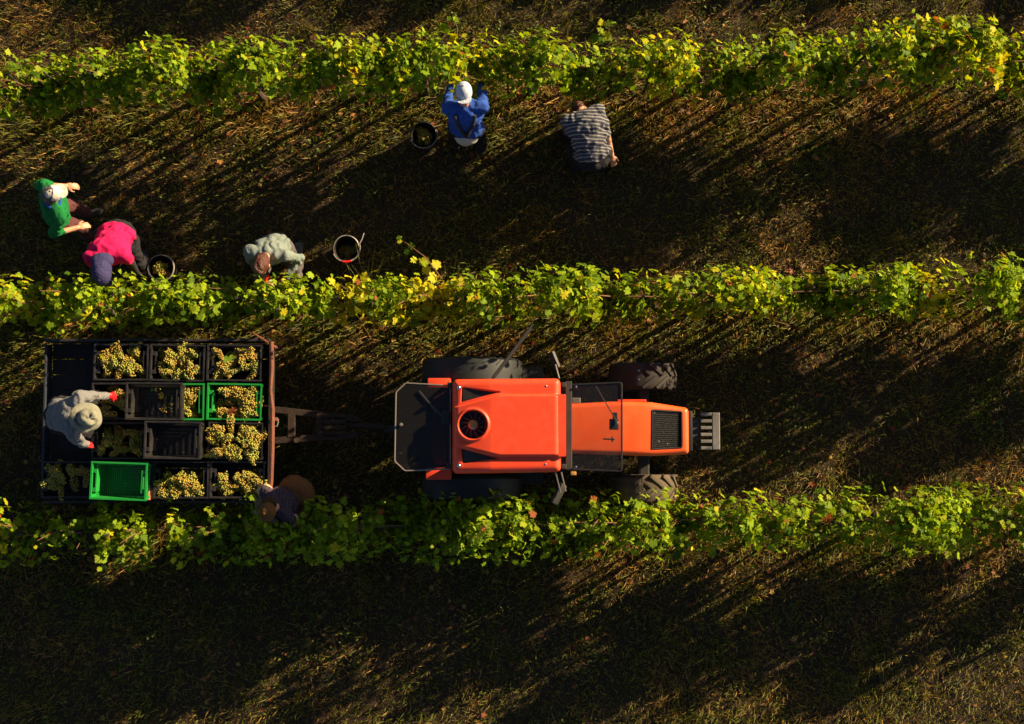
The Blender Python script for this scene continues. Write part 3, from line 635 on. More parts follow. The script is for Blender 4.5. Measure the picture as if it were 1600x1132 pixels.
# ------------------------------------------------------------------ trailer
ZB, ZC = .85, 1.15                                     # bed, top of a crate standing on it
def trailer():
    t = empty('trailer', P(245, 660, 0), 'low flat trailer with a rusty front rail carrying the grape crates', 'trailer')
    x0, x1 = P(64, 660, ZC).x, P(417, 660, ZC).x; y0, y1 = P(245, 782.5, ZC).y, P(245, 533.5, ZC).y
    for k in range(10):
        a = y0+(y1-y0)*k/10; obj('plank', BX((x0, a+.004, ZB-.035), (x1, a+(y1-y0)/10-.004, ZB-.003-.003*(k % 3)), .003), M['plank'], t)
    for f in (.25, .75):
        y = y0+(y1-y0)*f; obj('bed_beam', BX((x0+.05, y-.04, ZB-.16), (x1-.02, y+.04, ZB-.038)), M['iron'], t)
    obj('tailboard', BX((x0-.045, y0+.02, ZB-.05), (x0-.02, y1-.02, ZB+.13), .006), M['bluegrey'], t)
    obj('side_board', BX((x0-.02, y1+.006, ZB-.05), (x1, y1+.035, ZB+.22), .005), M['iron'], t)
    obj('side_board', BX((x0-.02, y0-.035, ZB-.05), (x1, y0-.006, ZB+.10), .005), M['iron'], t)
    z = 1.16
    obj('front_rail', TB([P(424, 534, z), P(424.5, 575, z), P(422.5, 610, z-.01), P(425.5, 640, z), P(425, 700, z), P(423.5, 750, z), P(421, 783, z-.02)], [.024, .026, .019, .026, .026, .024, .02], 8), M['rust'], t, smooth=True)
    obj('front_board', BX((P(417.5, 660, 1.0).x+.02, y0+.01, ZB-.02), (P(417.5, 660, 1.0).x+.045, y1-.01, ZB+.2), .004), M['iron'], t)
    for py in (540, 655, 778): obj('rail_post', TB([P(424, py, z)+Vector((0, 0, -.36)), P(424, py, z)], .018, 8), M['rust'], t, smooth=True)
    obj('rail_stay', TB([P(394, 520, 1.12), P(419, 536, 1.14)], [.010, .013], 7), M['rust'], t, smooth=True)
    c = P(431, 660, 1.1); obj('rail_loop', TB([c+Vector((-.03, .045, 0)), c+Vector((.012, .045, 0)), c+Vector((.024, 0, 0)), c+Vector((.012, -.045, 0)), c+Vector((-.03, -.045, 0))], .008, 6), M['steel'], t, smooth=True)
    p = P(232, 769, 1.16); obj('side_stake', BX((p.x-.018, p.y-.085, ZB-.05), (p.x+.018, p.y-.035, 1.2), .004), M['pink'], t)
    obj('side_stake_top', BX((p.x-.016, p.y-.034, 1.152), (p.x+.016, p.y+.075, 1.2), .004), M['pink'], t)
    zd = .56; tip = P(602, 667, zd)
    for a in ((426, 640), (426, 689)):
        b = P(560, 664+(a[1]-664)*.62 if a[1] > 660 else 655, zd)
        s_ = P(*a, zd); d = (b-s_); m_ = Matrix.Translation(s_) @ d.to_track_quat('X', 'Z').to_matrix().to_4x4()
        obj('drawbar_beam', box(bmesh.new(), (-.1, -.035, -.04), (d.length, .035, .04), m_, .005), M['rustshade'], t)
    for i, px in enumerate((456, 500)):
        p = P(px, 676, zd); obj('drawbar_brace', BX((p.x-.04, P(px, 684, zd).y, zd-.03), (p.x+.04, P(px, 648, zd).y, zd+.045), .005), M['rustshade'], t)
    for k in range(4):
        a = P(505, 650+k*9, zd+.05); b = P(540, 656+k*7, zd+.05); obj('drawbar_slat', BX((a.x, a.y-.018, zd+.05), (b.x, a.y+.018, zd+.065), .003), M['rustshade'], t)
    obj('drawbar_eye', TB([P(540, 664, zd), tip], .035, 8), M['rustshade'], t, smooth=True)
    obj('jack_stand', TB([P(463, 688, .62), P(463, 688, 0.0)], .03, 8), M['rustshade'], t, smooth=True)
    ax = (x0+x1)/2+.1
    obj('axle', TB([(ax, y0+.1, .36), (ax, y1-.1, .36)], .045, 10), M['iron'], t, smooth=True)
    for f in (.25, .75):
        y = y0+(y1-y0)*f; obj('axle_bracket', BX((ax-.06, y-.03, .36), (ax+.06, y+.03, ZB-.165)), M['iron'], t)
    for y in (y0+.16, y1-.16):
        mt = Matrix.Translation((ax, y, .34)) @ Matrix.Rotation(R(90), 4, 'X')
        w = obj('wheel', lathe(bmesh.new(), [(.03, .05), (.2, .07), (.2, -.07), (.03, -.05)], mt, 20, True), M['rim'], t, smooth=True)
        obj('tyre', lathe(bmesh.new(), [(.2, .08), (.28, .10), (.335, .08), (.34, 0), (.335, -.08), (.28, -.10), (.2, -.08)], mt, 28, True), M['rubber'], w, smooth=True)
trailer()
# ------------------------------------------------------------------ crates
CL, CW, CH = .59, .395, .30
def lattice(u0, u1, v0, v1, pitch, bar, th, skip=None):
    """bars crossing in the uv plane, thickness th along w; returns boxes as (lo, hi) in uvw"""
    out = []; nu = int((u1-u0)/pitch); nv = int((v1-v0)/pitch)
    for k in range(nu+1):
        u = u0+(u1-u0)*k/nu
        out.append(((u-bar/2, v0, -th/2), (u+bar/2, v1, th/2)))
    for k in range(nv+1):
        v = v0+(v1-v0)*k/nv; out.append(((u0, v-bar/2, -th/2+.0006), (u1, v+bar/2, th/2-.0006)))
    return out
def crate_meshes():
    tap = lambda p: (p[0]*(1-.13*(1-p[2]/CH)), p[1]*(1-.13*(1-p[2]/CH)), p[2])
    def mk(name, boxes, fn):
        bm = bmesh.new()
        for lo, hi in boxes:
            a, b = Vector(fn(*lo)), Vector(fn(*hi))
            box(bm, [min(a[i], b[i]) for i in range(3)], [max(a[i], b[i]) for i in range(3)])
        for v in bm.verts: v.co = tap(v.co)
        me = bpy.data.meshes.new(name); bmesh.ops.recalc_face_normals(bm, faces=bm.faces[:]); bm.to_mesh(me); bm.free(); return me
    L, Wd, H = CL/2, CW/2, CH; parts = []
    parts.append(mk('floor_grid', lattice(-L+.02, L-.02, -Wd+.02, Wd-.02, .024, .011, .008), lambda u, v, w: (u, v, .012+w)))
    sb = lattice(-L+.02, L-.02, .03, H-.075, .024, .011, .006)+[((-L+.012, H-.075, -.003), (L-.012, H-.022, .003)), ((-L+.012, .004, -.0035), (L-.012, .03, .0035))]
    for s in (-1, 1): parts.append(mk('side_wall', sb, lambda u, v, w, s=s: (u, s*(Wd-.014)+w, v)))
    eb = lattice(-Wd+.02, Wd-.02, .03, H-.12, .024, .011, .006)+[((-Wd+.012, .004, -.0035), (Wd-.012, .03, .0035)), ((-Wd+.012, H-.12, -.003), (-.075, H-.022, .003)), ((.075, H-.12, -.003), (Wd-.012, H-.022, .003)), ((-.075, H-.12, -.003), (.075, H-.075, .003)), ((-.075, H-.038, -.003), (.075, H-.022, .003))]
    for s in (-1, 1): parts.append(mk('end_wall', eb, lambda u, v, w, s=s: (s*(L-.014)+w, u, v)))
    rim = [((-L, -Wd, H-.022), (L, -Wd+.018, H)), ((-L, Wd-.018, H-.022), (L, Wd, H)), ((-L, -Wd+.018, H-.0225), (-L+.018, Wd-.018, H-.0005)), ((L-.018, -Wd+.018, H-.0225), (L, Wd-.018, H-.0005))]
    rim += [((sx*L-.022*(sx > 0), sy*Wd-.022*(sy > 0), .002), (sx*L+.022*(sx < 0), sy*Wd+.022*(sy < 0), H-.023)) for sx in (-1, 1) for sy in (-1, 1)]
    parts.append(mk('rim', rim, lambda u, v, w: (u, v, w)))
    for s in (-1, 1):
        hb = [((0, -.12, H-.10), (.045, -.078, H-.012)), ((0, .078, H-.10), (.045, .12, H-.012)), ((.034, -.078, H-.10), (.045, .078, H-.013)), ((0, -.078, H-.105), (.034, .078, H-.085))]
        parts.append(mk('handle', hb, lambda u, v, w, s=s: (s*(L-.016-u), v, w)))
    return parts
CRM = {}
for c in ('black', 'green'):
    CRM[c] = crate_meshes()
    for me in CRM[c]: me.materials.append(M['crate_'+c])
def crate(px, py, ztop, colour, rot, label, group, hs=1.):
    c = P(px, py, ztop); t = empty('crate', (c.x, c.y, ztop-CH*hs), label, 'crate', group); t.rotation_euler = (0, 0, R(rot)); t.scale = (1, 1, hs)
    for me in CRM[colour]:
        o = bpy.data.objects.new(me.name.split('.')[0], me); COL.objects.link(o); o.parent = t
    return Vector((c.x, c.y, ztop-CH)), R(rot)
def ico():
    bm = bmesh.new(); bmesh.ops.create_icosphere(bm, subdivisions=2, radius=1); v = np.array([x.co[:] for x in bm.verts]); f = np.array([[q.index for q in x.verts] for x in bm.faces]); bm.free(); return v, f
IV, IF = ico()
def bunch_mesh(seed, length, wid, n):
    r = np.random.default_rng(seed); V, Fc, C, off = [], [], [], 0; P_ = []
    tries = 0
    while len(P_) < n and tries < 4000:
        tries += 1; u = r.uniform(-.5, .5); w = wid*(.55+.45*math.cos((u+.18)*2.6))*.5
        a = r.uniform(0, 6.283); q = np.array([u*length+r.normal(0, .004), math.cos(a)*w*r.uniform(.55, 1), math.sin(a)*w*.8*r.uniform(.5, 1)])
        if all(np.sum((q-p)**2) > .0122**2 for p in P_): P_.append(q)
    shift = r.uniform(0, 1)
    for q in P_:
        rad = r.uniform(.0068, .0088); V.append(IV*rad+q); Fc.append(IF+off); off += len(IV)
        k = min(1, max(0, shift*.7+r.normal(.08, .25)))
        col = np.array([.28, .32, .045])*(1-k)+np.array([.38, .22, .032])*k
        if r.uniform() < .06: col = np.array([.30, .12, .05])
        C.append(np.tile(col*r.uniform(.75, 1.15), (len(IV), 1)))
    me = npmesh('grape_bunch', np.concatenate(V), np.concatenate(Fc), np.concatenate(C)); me.materials.append(M['grape'])
    me.polygons.foreach_set('use_smooth', [True]*len(me.polygons)); return me
BM_ = [bunch_mesh(i, random.uniform(.115, .155), random.uniform(.075, .10), 80) for i in range(9)]
def bunches(base, rot, n, zlo, zhi, label, group, area=(CL*.42, CW*.38), heap=None):
    rm = Matrix.Rotation(rot, 3, 'Z')
    for k in range(n):
        for _ in range(30):
            q = Vector((random.uniform(-area[0], area[0]), random.uniform(-area[1], area[1]), 0))
            if heap is None or heap(q.x, q.y): break
        edge = max(abs(q.x)/area[0], abs(q.y)/area[1])
        q.z = zlo+(zhi-zlo)*min(1, .25+1.7*k/max(1, n-1))*(1-.12*edge**4)+random.uniform(-.01, .01)
        o = bpy.data.objects.new('grape_bunch', BM_[random.randrange(9)]); COL.objects.link(o); o.location = base+rm @ q
        o.rotation_euler = (random.uniform(0, 6.28), random.gauss(0, .35), random.gauss(rot+R(-60), 1.1)); o.scale = [random.uniform(.9, 1.2)]*3
        tag(o, label, 'grapes', group)
def loose_leaf(p, s, col, label):
    me = LEAFM[random.randrange(5)].copy(); o = bpy.data.objects.new('vine_leaf', me); COL.objects.link(o); o.location = p; o.color = (*col, 1)
    o.scale = (s, s, s); o.rotation_euler = (random.uniform(-.5, .5), random.uniform(-.5, .5), random.uniform(0, 6)); tag(o, label, 'leaf')
SHORT = 1
FULL = [(189, 566, 'black', 0, 1, 'black crate of amber grapes, first of three along the upper trailer side', 'upper left crate', 30, None),
        (277, 567, 'black', -1, 1, 'black crate of grapes, second of three along the upper trailer side', 'upper middle crate', 30, None),
        (366, 567, 'black', -1, 1, 'black crate of grapes with a green leaf, upper right corner of the trailer', 'upper right crate', 28, None),
        (186, 627, 'black', 0, SHORT, 'black grape crate under the upper gloved hand', 'crate under the upper glove', 20, None),
        (276, 628, 'green', 0, SHORT, 'green grape crate half covered by an empty black crate', 'half covered green crate', 30, None),
        (366, 628, 'green', -1, 1, 'bright green crate full of grapes beside the rusty rail', 'bright green crate by the rail', 34, None),
        (186, 689, 'black', 0, 1, 'shaded black crate of grapes beside the lower gloved hand', 'shaded crate by the lower glove', 18, None),
        (275, 689, 'black', 0, 1, 'black crate underneath the empty black crate in mid trailer', '', 0, None),
        (368, 689, 'black', -1, 1, 'overfull black crate of grapes heaped against its bright green neighbour', 'overfull crate', 44, None),
        (108, 750, 'black', 0, .5, 'shaded black grape crate at the lower left trailer corner', 'lower left corner crate', 18, None),
        (195.5, 750, 'black', 0, 1, 'black crate underneath the empty green crate', '', 0, None),
        (283, 750, 'black', 0, 1, 'black crate of small yellow grapes right of the empty green crate', 'crate right of the empty green one', 34, lambda x, y: y < .05),
        (370.5, 750, 'black', 0, 1, 'black crate of grapes at the lower right trailer corner', 'lower right corner crate', 32, lambda x, y: y < .03+max(0, x)*.5)]
for px, py, colour, rot, hs, label, where, n, heap in FULL:
    zt = ZB+CH*hs
    b, r_ = crate(px, py, zt, colour, rot, label, 'crates standing on the trailer bed', hs); b.z = ZB
    if n:
        full = n == 44
        bunches(b, r_, n, .10*hs, (.325 if full else .272)*hs, 'grape bunch in the heap filling the '+where, 'grapes filling the '+where, area=(CL*(.45 if full else .41), CW*(.46 if full else .385)), heap=heap)
for px, py, zt, colour, rot, label in ((240, 627, ZB+CH*SHORT+.002+CH, 'black', -.5, 'empty black crate held by the upper gloved hand'), (269, 688, ZC+CH+.004, 'black', -1, 'empty black crate in mid trailer left of the heaped grapes'), (185, 752, ZB+CH+.002+CH, 'green', -2, 'empty green crate stacked at the lower trailer edge')):
    crate(px, py, zt, colour, rot, label, 'empty crates')
loose_leaf(P(357, 557, ZC), .13, (.14, .24, .02), 'bright green vine leaf lying on grapes in the top right crate')
loose_leaf(P(363, 647, ZC+.04), .09, (.42, .12, .05), 'reddish vine leaf lying on grapes in the bright green crate')
loose_leaf(P(160, 556, ZC), .07, (.34, .36, .02), 'yellow green vine leaf lying on the amber grapes')
# ------------------------------------------------------------------ buckets
BL = ['black bucket of grapes and leaves left of the person in blue', 'black bucket with pale rim beside the person in pink', 'bucket with a red grip on its wire handle right of the grey hooded person', 'bucket half hidden beneath the person in the striped shirt']
for i, b in enumerate(BPOS):
    g = Vector((b.x, b.y, float(hgt(b.x, b.y))-.01)); t = empty('bucket', g, BL[i], 'bucket', 'picking buckets'); mt = Matrix.Translation(g)
    rr = .148 if i != 3 else .14
    obj('bucket_wall', lathe(bmesh.new(), [(0, .004), (rr*.78, .004), (rr*.8, .02), (rr, .30), (rr-.008, .30), (rr*.78, .026), (0, .026)], mt, 32), M['bucket'], t, smooth=True)
    obj('bucket_rim', lathe(bmesh.new(), [(rr-.004, .298), (rr+.005, .294), (rr+.006, .303), (rr-.003, .308)], mt, 32, True), M['bucket_rim'] if i == 1 else (M['whitewire'] if i == 2 else M['bucket']), t, smooth=True)
    a0 = {0: 20, 1: 60, 2: 20, 3: 160}[i]; span = 176
    pts = [g+Vector((math.cos(R(a0-s_*span))*(rr+.012), math.sin(R(a0-s_*span))*(rr+.012), .305+.012*math.sin(s_*math.pi))) for s_ in np.linspace(0, 1, 15)]
    obj('bucket_handle', TB(pts, .0045, 6), M['whitewire'] if i in (1, 2) else M['steel'], t, smooth=True)
    if i in (2, 3):
        k = 8 if i == 2 else 6; obj('handle_grip', TB([pts[k-2], pts[k-1], pts[k], pts[k+1], pts[k+2]] if i == 3 else [pts[k-1], pts[k], pts[k+1], pts[k+2]], .014, 8), M['redplastic'], t, smooth=True)
    if i == 2: obj('handle_hook', TB([pts[0], pts[0]+Vector((.03, .05, .01)), pts[0]+Vector((.05, .12, 0))], .006, 6), M['whitewire'], t, smooth=True)
    bunches(g+Vector((0, 0, 0)), 0, (7, 7, 5, 4)[i], .06, (.22, .26, .10, .12)[i], 'grape bunch '+['inside the bucket left of the person in blue', 'inside the bucket beside the person in pink', 'inside the bucket with the red handle grip', 'inside the bucket beneath the striped shirt'][i], 'bunches in picking bucket '+str(i+1), area=(.07, .07))

# ------------------------------------------------------------------ people
FOLD = bpy.data.textures.new('folds', 'CLOUDS'); FOLD.noise_scale = .11; FOLD.noise_depth = 2
FOLD2 = bpy.data.textures.new('creases', 'WOOD'); FOLD2.wood_type = 'BANDNOISE'; FOLD2.noise_scale = .10; FOLD2.turbulence = 9; FOLD2.noise_basis_2 = 'SIN'
def ball(bm, c, r, ax=None, n=14):
    """ellipsoid; ax = three unit vectors the radii r lie along"""
    r = r if isinstance(r, (tuple, list)) else (r, r, r); ax = ax or (Vector((1, 0, 0)), Vector((0, 1, 0)), Vector((0, 0, 1)))
    m = Matrix([a*k for a, k in zip(ax, r)]).transposed().to_4x4(); m.translation = c
    bmesh.ops.create_uvsphere(bm, u_segments=n, v_segments=n//2+1, radius=1, matrix=m)
def limb(bm, p, rp, q, rq, n=12):
    tube(bm, [p, q], [rp, rq], n); ball(bm, p, rp, n=n); ball(bm, q, rq, n=n)
def fused(name, bm, vox, m, parent, fold=0, smooth=6):
    """fuses overlapping volumes into one continuous skin"""
    me = bpy.data.meshes.new(name); bm.to_mesh(me); bm.free(); o = bpy.data.objects.new(name, me); COL.objects.link(o)
    r = o.modifiers.new('r', 'REMESH'); r.mode = 'VOXEL'; r.voxel_size = vox
    k = o.modifiers.new('s', 'SMOOTH'); k.iterations = smooth; k.factor = .5
    if fold:
        d = o.modifiers.new('d', 'DISPLACE'); d.texture = FOLD; d.strength = fold; d.mid_level = .5; d.texture_coords = 'LOCAL'
        if fold >= .03:
            d = o.modifiers.new('e', 'DISPLACE'); d.texture = FOLD2; d.strength = .015; d.mid_level = .5; d.texture_coords = 'LOCAL'
    dg = bpy.context.evaluated_depsgraph_get(); nm = bpy.data.meshes.new_from_object(o.evaluated_get(dg)); bpy.data.objects.remove(o); bpy.data.meshes.remove(me)
    nm.name = name; return link(name, nm, m, parent, smooth=True)
def ik(a, b, l1, l2, pole):
    d = b-a; L = min(d.length, (l1+l2)*.999); u = d.normalized(); b = a+u*L
    x = (l1*l1-l2*l2+L*L)/(2*L); h = math.sqrt(max(0, l1*l1-x*x)); p = pole-u*pole.dot(u)
    return a+u*x+p.normalized()*h, b
def hand(bm, wrist, elbow, side, fwd, grip=.9):
    d = (wrist-elbow).normalized(); s_ = d.cross(Vector((0, 0, 1)))
    if s_.length < .1: s_ = d.cross(fwd)
    s_.normalize(); nrm = s_.cross(d).normalized()
    ball(bm, wrist+d*.05, (.052, .042, .018), (d, s_, nrm), 10)
    for i, L in enumerate((.070, .080, .074, .058)):
        b = wrist+d*.085+s_*(.030-.020*i); m_ = b+d*L*.55-nrm*.010; e = m_+d*L*.45*math.cos(grip)-nrm*L*.55*math.sin(grip)
        limb(bm, b, .0092, m_, .0085, 8); limb(bm, m_, .0085, e, .0075, 8)
    b = wrist+d*.03+s_*.034*side; m_ = b+d*.035+s_*.022*side-nrm*.012; limb(bm, b, .012, m_, .010, 8); limb(bm, m_, .010, m_+d*.03-nrm*.012, .008, 8)
def person(label, px, py, zf, hip, head_dir, lean, neck, hands, cloth, feet=(0, 0), sleeves='long', gloves=(None, None), hat=None, hair=None, poles=None, stance=.14, kneel=0, twist=0, fat=1., group='pickers at work'):
    """px, py: where the photograph shows the pelvis; head_dir: heading in degrees from +X; lean of the back; neck: lean of the head"""
    pv = P(px, py, zf+hip); h = R(head_dir); f = Vector((math.cos(h), math.sin(h), 0)); l = Vector((-f.y, f.x, 0)); Z = Vector((0, 0, 1))
    t = empty('person', (pv.x, pv.y, zf), label, 'person', group)
    sp = (f*math.sin(R(lean))+Z*math.cos(R(lean))); ch = sp.cross(l)*-1                    # spine, chest normal
    ch = l.cross(sp); sp2 = f*math.sin(R(neck))+Z*math.cos(R(neck)); hf = l.cross(sp2)
    l2 = (l*math.cos(R(twist))+ch*math.sin(R(twist)))
    sh = pv+sp*.46; nb = pv+sp*.53; hc = nb+sp2*.165+hf*.02
    S_ = [sh+l2*.185, sh-l2*.185]; EW = []
    for i in (0, 1):
        hp = P(*hands[i]) ; pole = poles[i] if poles and poles[i] is not None else (l*(1 if i == 0 else -1)*.42-Z*.9-f*.1)
        EW.append(ik(S_[i], hp, .29, .27, pole))
    H_ = [pv+l*.095, pv-l*.095]; KA = []
    for i in (0, 1):
        a = Vector((pv.x, pv.y, 0))+f*feet[i]+l*(stance if i == 0 else -stance); a.z = zf+.09
        KA.append(ik(H_[i]-Z*.03, a, .43, .42, f+l*(.25 if i == 0 else -.25)))
    # body: one fused figure
    bm = bmesh.new(); ax = (l, ch, sp)
    ball(bm, pv, (.145*fat, .10*fat, .13), ax); ball(bm, pv+sp*.18, (.130*fat, .095*fat, .17), ax); ball(bm, pv+sp*.35, (.155*fat, .105*fat, .17), ax)
    limb(bm, S_[0], .052, S_[1], .052); limb(bm, pv+sp*.47, .052, hc-sp2*.06, .048)
    ball(bm, hc, (.074, .092, .112), (l, hf, sp2)); ball(bm, hc-sp2*.06+hf*.03, (.055, .060, .062), (l, hf, sp2))
    limb(bm, hc+hf*.088-sp2*.005, .010, hc+hf*.108-sp2*.03, .014, 8)
    for s_ in (1, -1):
        ball(bm, hc+l*.077*s_-sp2*.01, (.010, .020, .030), (l, hf, sp2), 8); ball(bm, hc+l*.03*s_+hf*.082+sp2*.022, (.022, .010, .008), (l, hf, sp2), 8)
    ball(bm, hc+hf*.086-sp2*.062, (.024, .010, .007), (l, hf, sp2), 8)
    for i in (0, 1):
        e, w = EW[i]; limb(bm, S_[i], .048, e, .038); limb(bm, e, .040, w, .027)
        if gloves[i] is None: hand(bm, w, e, 1 if i == 0 else -1, f)
        k, a = KA[i]; limb(bm, H_[i], .078, k, .052); limb(bm, k, .054, a, .036); ball(bm, a+f*.05-Z*.045, (.10, .04, .035), (f, l, Z), 10)
    body = fused('body', bm, .0075, M['skin'], t, 0, 3)
    for s_ in (1, -1):
        e = bmesh.new(); ball(e, hc+l*.031*s_+hf*.083+sp2*.006, .010, n=8); obj('eye', e, M['iron'], t, smooth=True)
    # shirt
    bm = bmesh.new()
    ball(bm, pv+sp*.03, (.178*fat, .135*fat, .12), ax); ball(bm, pv+sp*.19, (.168*fat, .128*fat, .18), ax); ball(bm, pv+sp*.35, (.190*fat, .135*fat, .17), ax)
    limb(bm, S_[0], .072, S_[1], .072); ball(bm, pv+sp*.485, (.085, .080, .05), ax)
    for i in (0, 1):
        e, w = EW[i]
        if sleeves == 'long': limb(bm, S_[i], .068, e, .054); limb(bm, e, .055, e.lerp(w, .90), .040)
        elif sleeves == 'threeq': limb(bm, S_[i], .070, e, .056); limb(bm, e, .056, e.lerp(w, .4), .047)
        elif sleeves == 'elbow': limb(bm, S_[i], .070, S_[i].lerp(e, .98), .060)
        else: limb(bm, S_[i], .072, S_[i].lerp(e, .5), .062)
    fused('shirt', bm, .011, cloth[0], t, .030, 4)
    bm = bmesh.new(); ball(bm, pv-sp*.03, (.170*fat, .130*fat, .12), (l, f, Z))
    for i in (0, 1):
        k, a = KA[i]; limb(bm, H_[i], .098*fat, k, .072); limb(bm, k, .072, a+Z*.02, .056)
    fused('trousers', bm, .012, cloth[1], t, .03, 4)
    for i in (0, 1):
        bm = bmesh.new(); a = KA[i][1]; ball(bm, a+f*.055-Z*.050, (.135, .050, .042), (f, l, Z)); ball(bm, a-Z*.01, (.055, .048, .06), (f, l, Z)); fused('shoe', bm, .01, M['boot'], t, 0, 3)
        if gloves[i] is not None:
            bm = bmesh.new(); e, w = EW[i]; hand(bm, w, e, 1 if i == 0 else -1, f)
            for v in bm.verts: pass
            limb(bm, w-(w-e).normalized()*.05, .036, w+(w-e).normalized()*.02, .034); ball(bm, w+(w-e).normalized()*.055, (.055, .048, .026), ((w-e).normalized(), *_perp((w-e).normalized())), 10)
            fused('glove', bm, .0065, gloves[i], t, .004, 2)
    T_ = Matrix((l, hf, sp2)).transposed().to_4x4(); T_.translation = hc
    if hair:
        bm = bmesh.new(); ball(bm, hc+sp2*.022-hf*.018, (.088, .100, .112), (l, hf, sp2)); ball(bm, hc-hf*.06-sp2*.02, (.076, .055, .10), (l, hf, sp2))
        fused('hair', bm, .009, hair, t, .030, 2)
    if hat: hat(t, T_)
    return dict(t=t, pv=pv, f=f, l=l, sp=sp, ch=ch, S=S_, EW=EW, hc=hc, KA=KA, T=T_, H=H_)
def _perp(d):
    a = d.cross(Vector((0, 0, 1))); a = a if a.length > .05 else Vector((1, 0, 0)); a.normalize(); return a, a.cross(d)
def dome(T_, rx, ry, rz, z0=.03, y0=0):
    prof = [(math.cos(a), math.sin(a)) for a in np.linspace(0, math.pi/2*.985, 8)]
    m_ = T_ @ Matrix.Translation((0, y0, z0)) @ Matrix.Diagonal((rx, ry, rz, 1))
    return lathe(bmesh.new(), [(1.02, -.25)]+prof, m_, 24)
def cap(m, m2=None, turn=0):
    def fn(t, T_):
        T2 = T_ @ Matrix.Rotation(turn, 4, 'Z')
        c = obj('cap', dome(T2, .086, .106, .098, .035), m, t, smooth=True)
        bm = bmesh.new(); v0, v1 = [], []
        pts = [(math.sin(a)*.080, .075+.085*math.cos(a)**.7 if abs(a) < 1.5 else .075) for a in np.linspace(-1.5, 1.5, 13)]
        top = [bm.verts.new(T2 @ Vector((x, y, .042-2.2*x*x-.10*max(0, y-.08)))) for x, y in pts]; bot = [bm.verts.new(T2 @ Vector((x, y, .036-2.2*x*x-.10*max(0, y-.08)))) for x, y in pts]
        bm.faces.new(top); bm.faces.new(bot[::-1])
        for i in range(len(pts)): j = (i+1) % len(pts); bm.faces.new((top[i], bot[i], bot[j], top[j]))
        obj('cap_brim', bm, m2 or m, c, smooth=True, sharp=60)
        obj('cap_button', lathe(bmesh.new(), [(0, .142), (.012, .139), (.014, .13)], T2, 10), m, c, smooth=True)
    return fn
def bucket_hat(m, rb=.148):
    def fn(t, T_):
        bm = lathe(bmesh.new(), [(.090, .03), (.092, .06), (.088, .09), (.080, .118), (.062, .138), (.045, .141), (.025, .134), (.004, .128)], T_ @ Matrix.Diagonal((1, 1.12, 1, 1)), 24)
        q = T_.inverted()
        for v in bm.verts:
            w = q @ v.co; a = math.atan2(w.y, w.x); w.z += (.012*math.sin(2*a+.6)+.007*math.sin(5*a))*max(0, (w.z-.05)/.09); w.x += .006*math.sin(3*a+w.z*60); v.co = T_ @ w
        c = obj('hat', bm, m, t, smooth=True)
        bm = bmesh.new(); prof = [(.088, .045), (.125, .030), (rb, .005), (rb, .0), (.122, .024), (.088, .038)]
        n = 36; rings = []
        for r_, z in prof: rings.append([bm.verts.new(T_ @ Vector((r_*math.cos(2*math.pi*k/n), r_*1.1*math.sin(2*math.pi*k/n), z+(.020*math.sin(k*.7)+.012*math.sin(k*.35+1))*(r_-.088)/.08))) for k in range(n)])
        for a, b in zip(rings, rings[1:]+rings[:1]):
            for k in range(n): bm.faces.new((a[k], a[(k+1) % n], b[(k+1) % n], b[k]))
        obj('hat_brim', bm, m, c, smooth=True)
    return fn
def scarf(m):
    def fn(t, T_):
        bm = bmesh.new(); ax = [T_.to_3x3() @ Vector(v) for v in ((1, 0, 0), (0, 1, 0), (0, 0, 1))]
        ball(bm, T_ @ Vector((0, -.01, .02)), (.108, .122, .118), ax); ball(bm, T_ @ Vector((0, -.07, -.06)), (.125, .085, .10), ax)
        fused('head_scarf', bm, .009, m, t, .022, 3); cap(m)(t, T_ @ Matrix.Translation((0, .02, .022)) @ Matrix.Scale(1.16, 4))
    return fn
def cl(name, c, **k): return mat(name, c, .9, var=.22, scale=9, bump=.45, bscale=38, spec=.2, **k)
M['boot'] = mat('dark_boots', (.022, .017, .013), .8)
M['blue'] = cl('blue_jacket', (.020, .062, .28)); M['navy'] = cl('navy_cotton', (.036, .032, .092)); M['green'] = cl('green_sweater', (.005, .125, .028))
M['pinkc'] = cl('crimson_top', (.56, .008, .085)); M['hood1'] = cl('grey_green_hoodie', (.17, .20, .18), dirt=(.07, .11, .10), dscale=14, damt=.6)
M['grey'] = cl('pale_grey_sweatshirt', (.145, .145, .145)); M['white'] = cl('white_cap_cloth', (.56, .49, .41)); M['paleblue'] = cl('pale_cap_cloth', (.42, .46, .52), dirt=(.24, .30, .40), dscale=9, damt=.6)
M['plum'] = cl('plum_trousers', (.085, .030, .032)); M['dark'] = cl('dark_trousers', (.016, .015, .018)); M['denim'] = cl('grey_trousers', (.085, .075, .078))
M['tan'] = cl('tan_jacket', (.40, .29, .17)); M['brown'] = cl('brown_wool', (.16, .070, .024)); M['ochrec'] = cl('ochre_cap', (.11, .05, .014))
M['straw'] = cl('olive_straw_hat', (.19, .185, .135)); M['cream'] = cl('cream_cloth', (.48, .43, .35))
M['haird'] = mat('dark_grey_hair', (.035, .034, .036), .6, bump=.8, bscale=60); M['hairr'] = mat('auburn_hair', (.085, .022, .008), .42, var=.5, scale=14, bump=.9, bscale=70)
M['redglove'] = mat('red_rubber_glove', (.56, .010, .012), .45); M['darkglove'] = mat('dark_glove', (.016, .013, .014), .8)
M['stripe'] = stripe_mat('striped_shirt', (.030, .036, .055), (.22, .20, .18), 8.5, .22, 1, 1.5)
M['plaid'] = stripe_mat('plum_plaid', (.026, .013, .022), (.045, .026, .040), 9, .3, 0, .8)
UP = Vector((0, 0, 1))
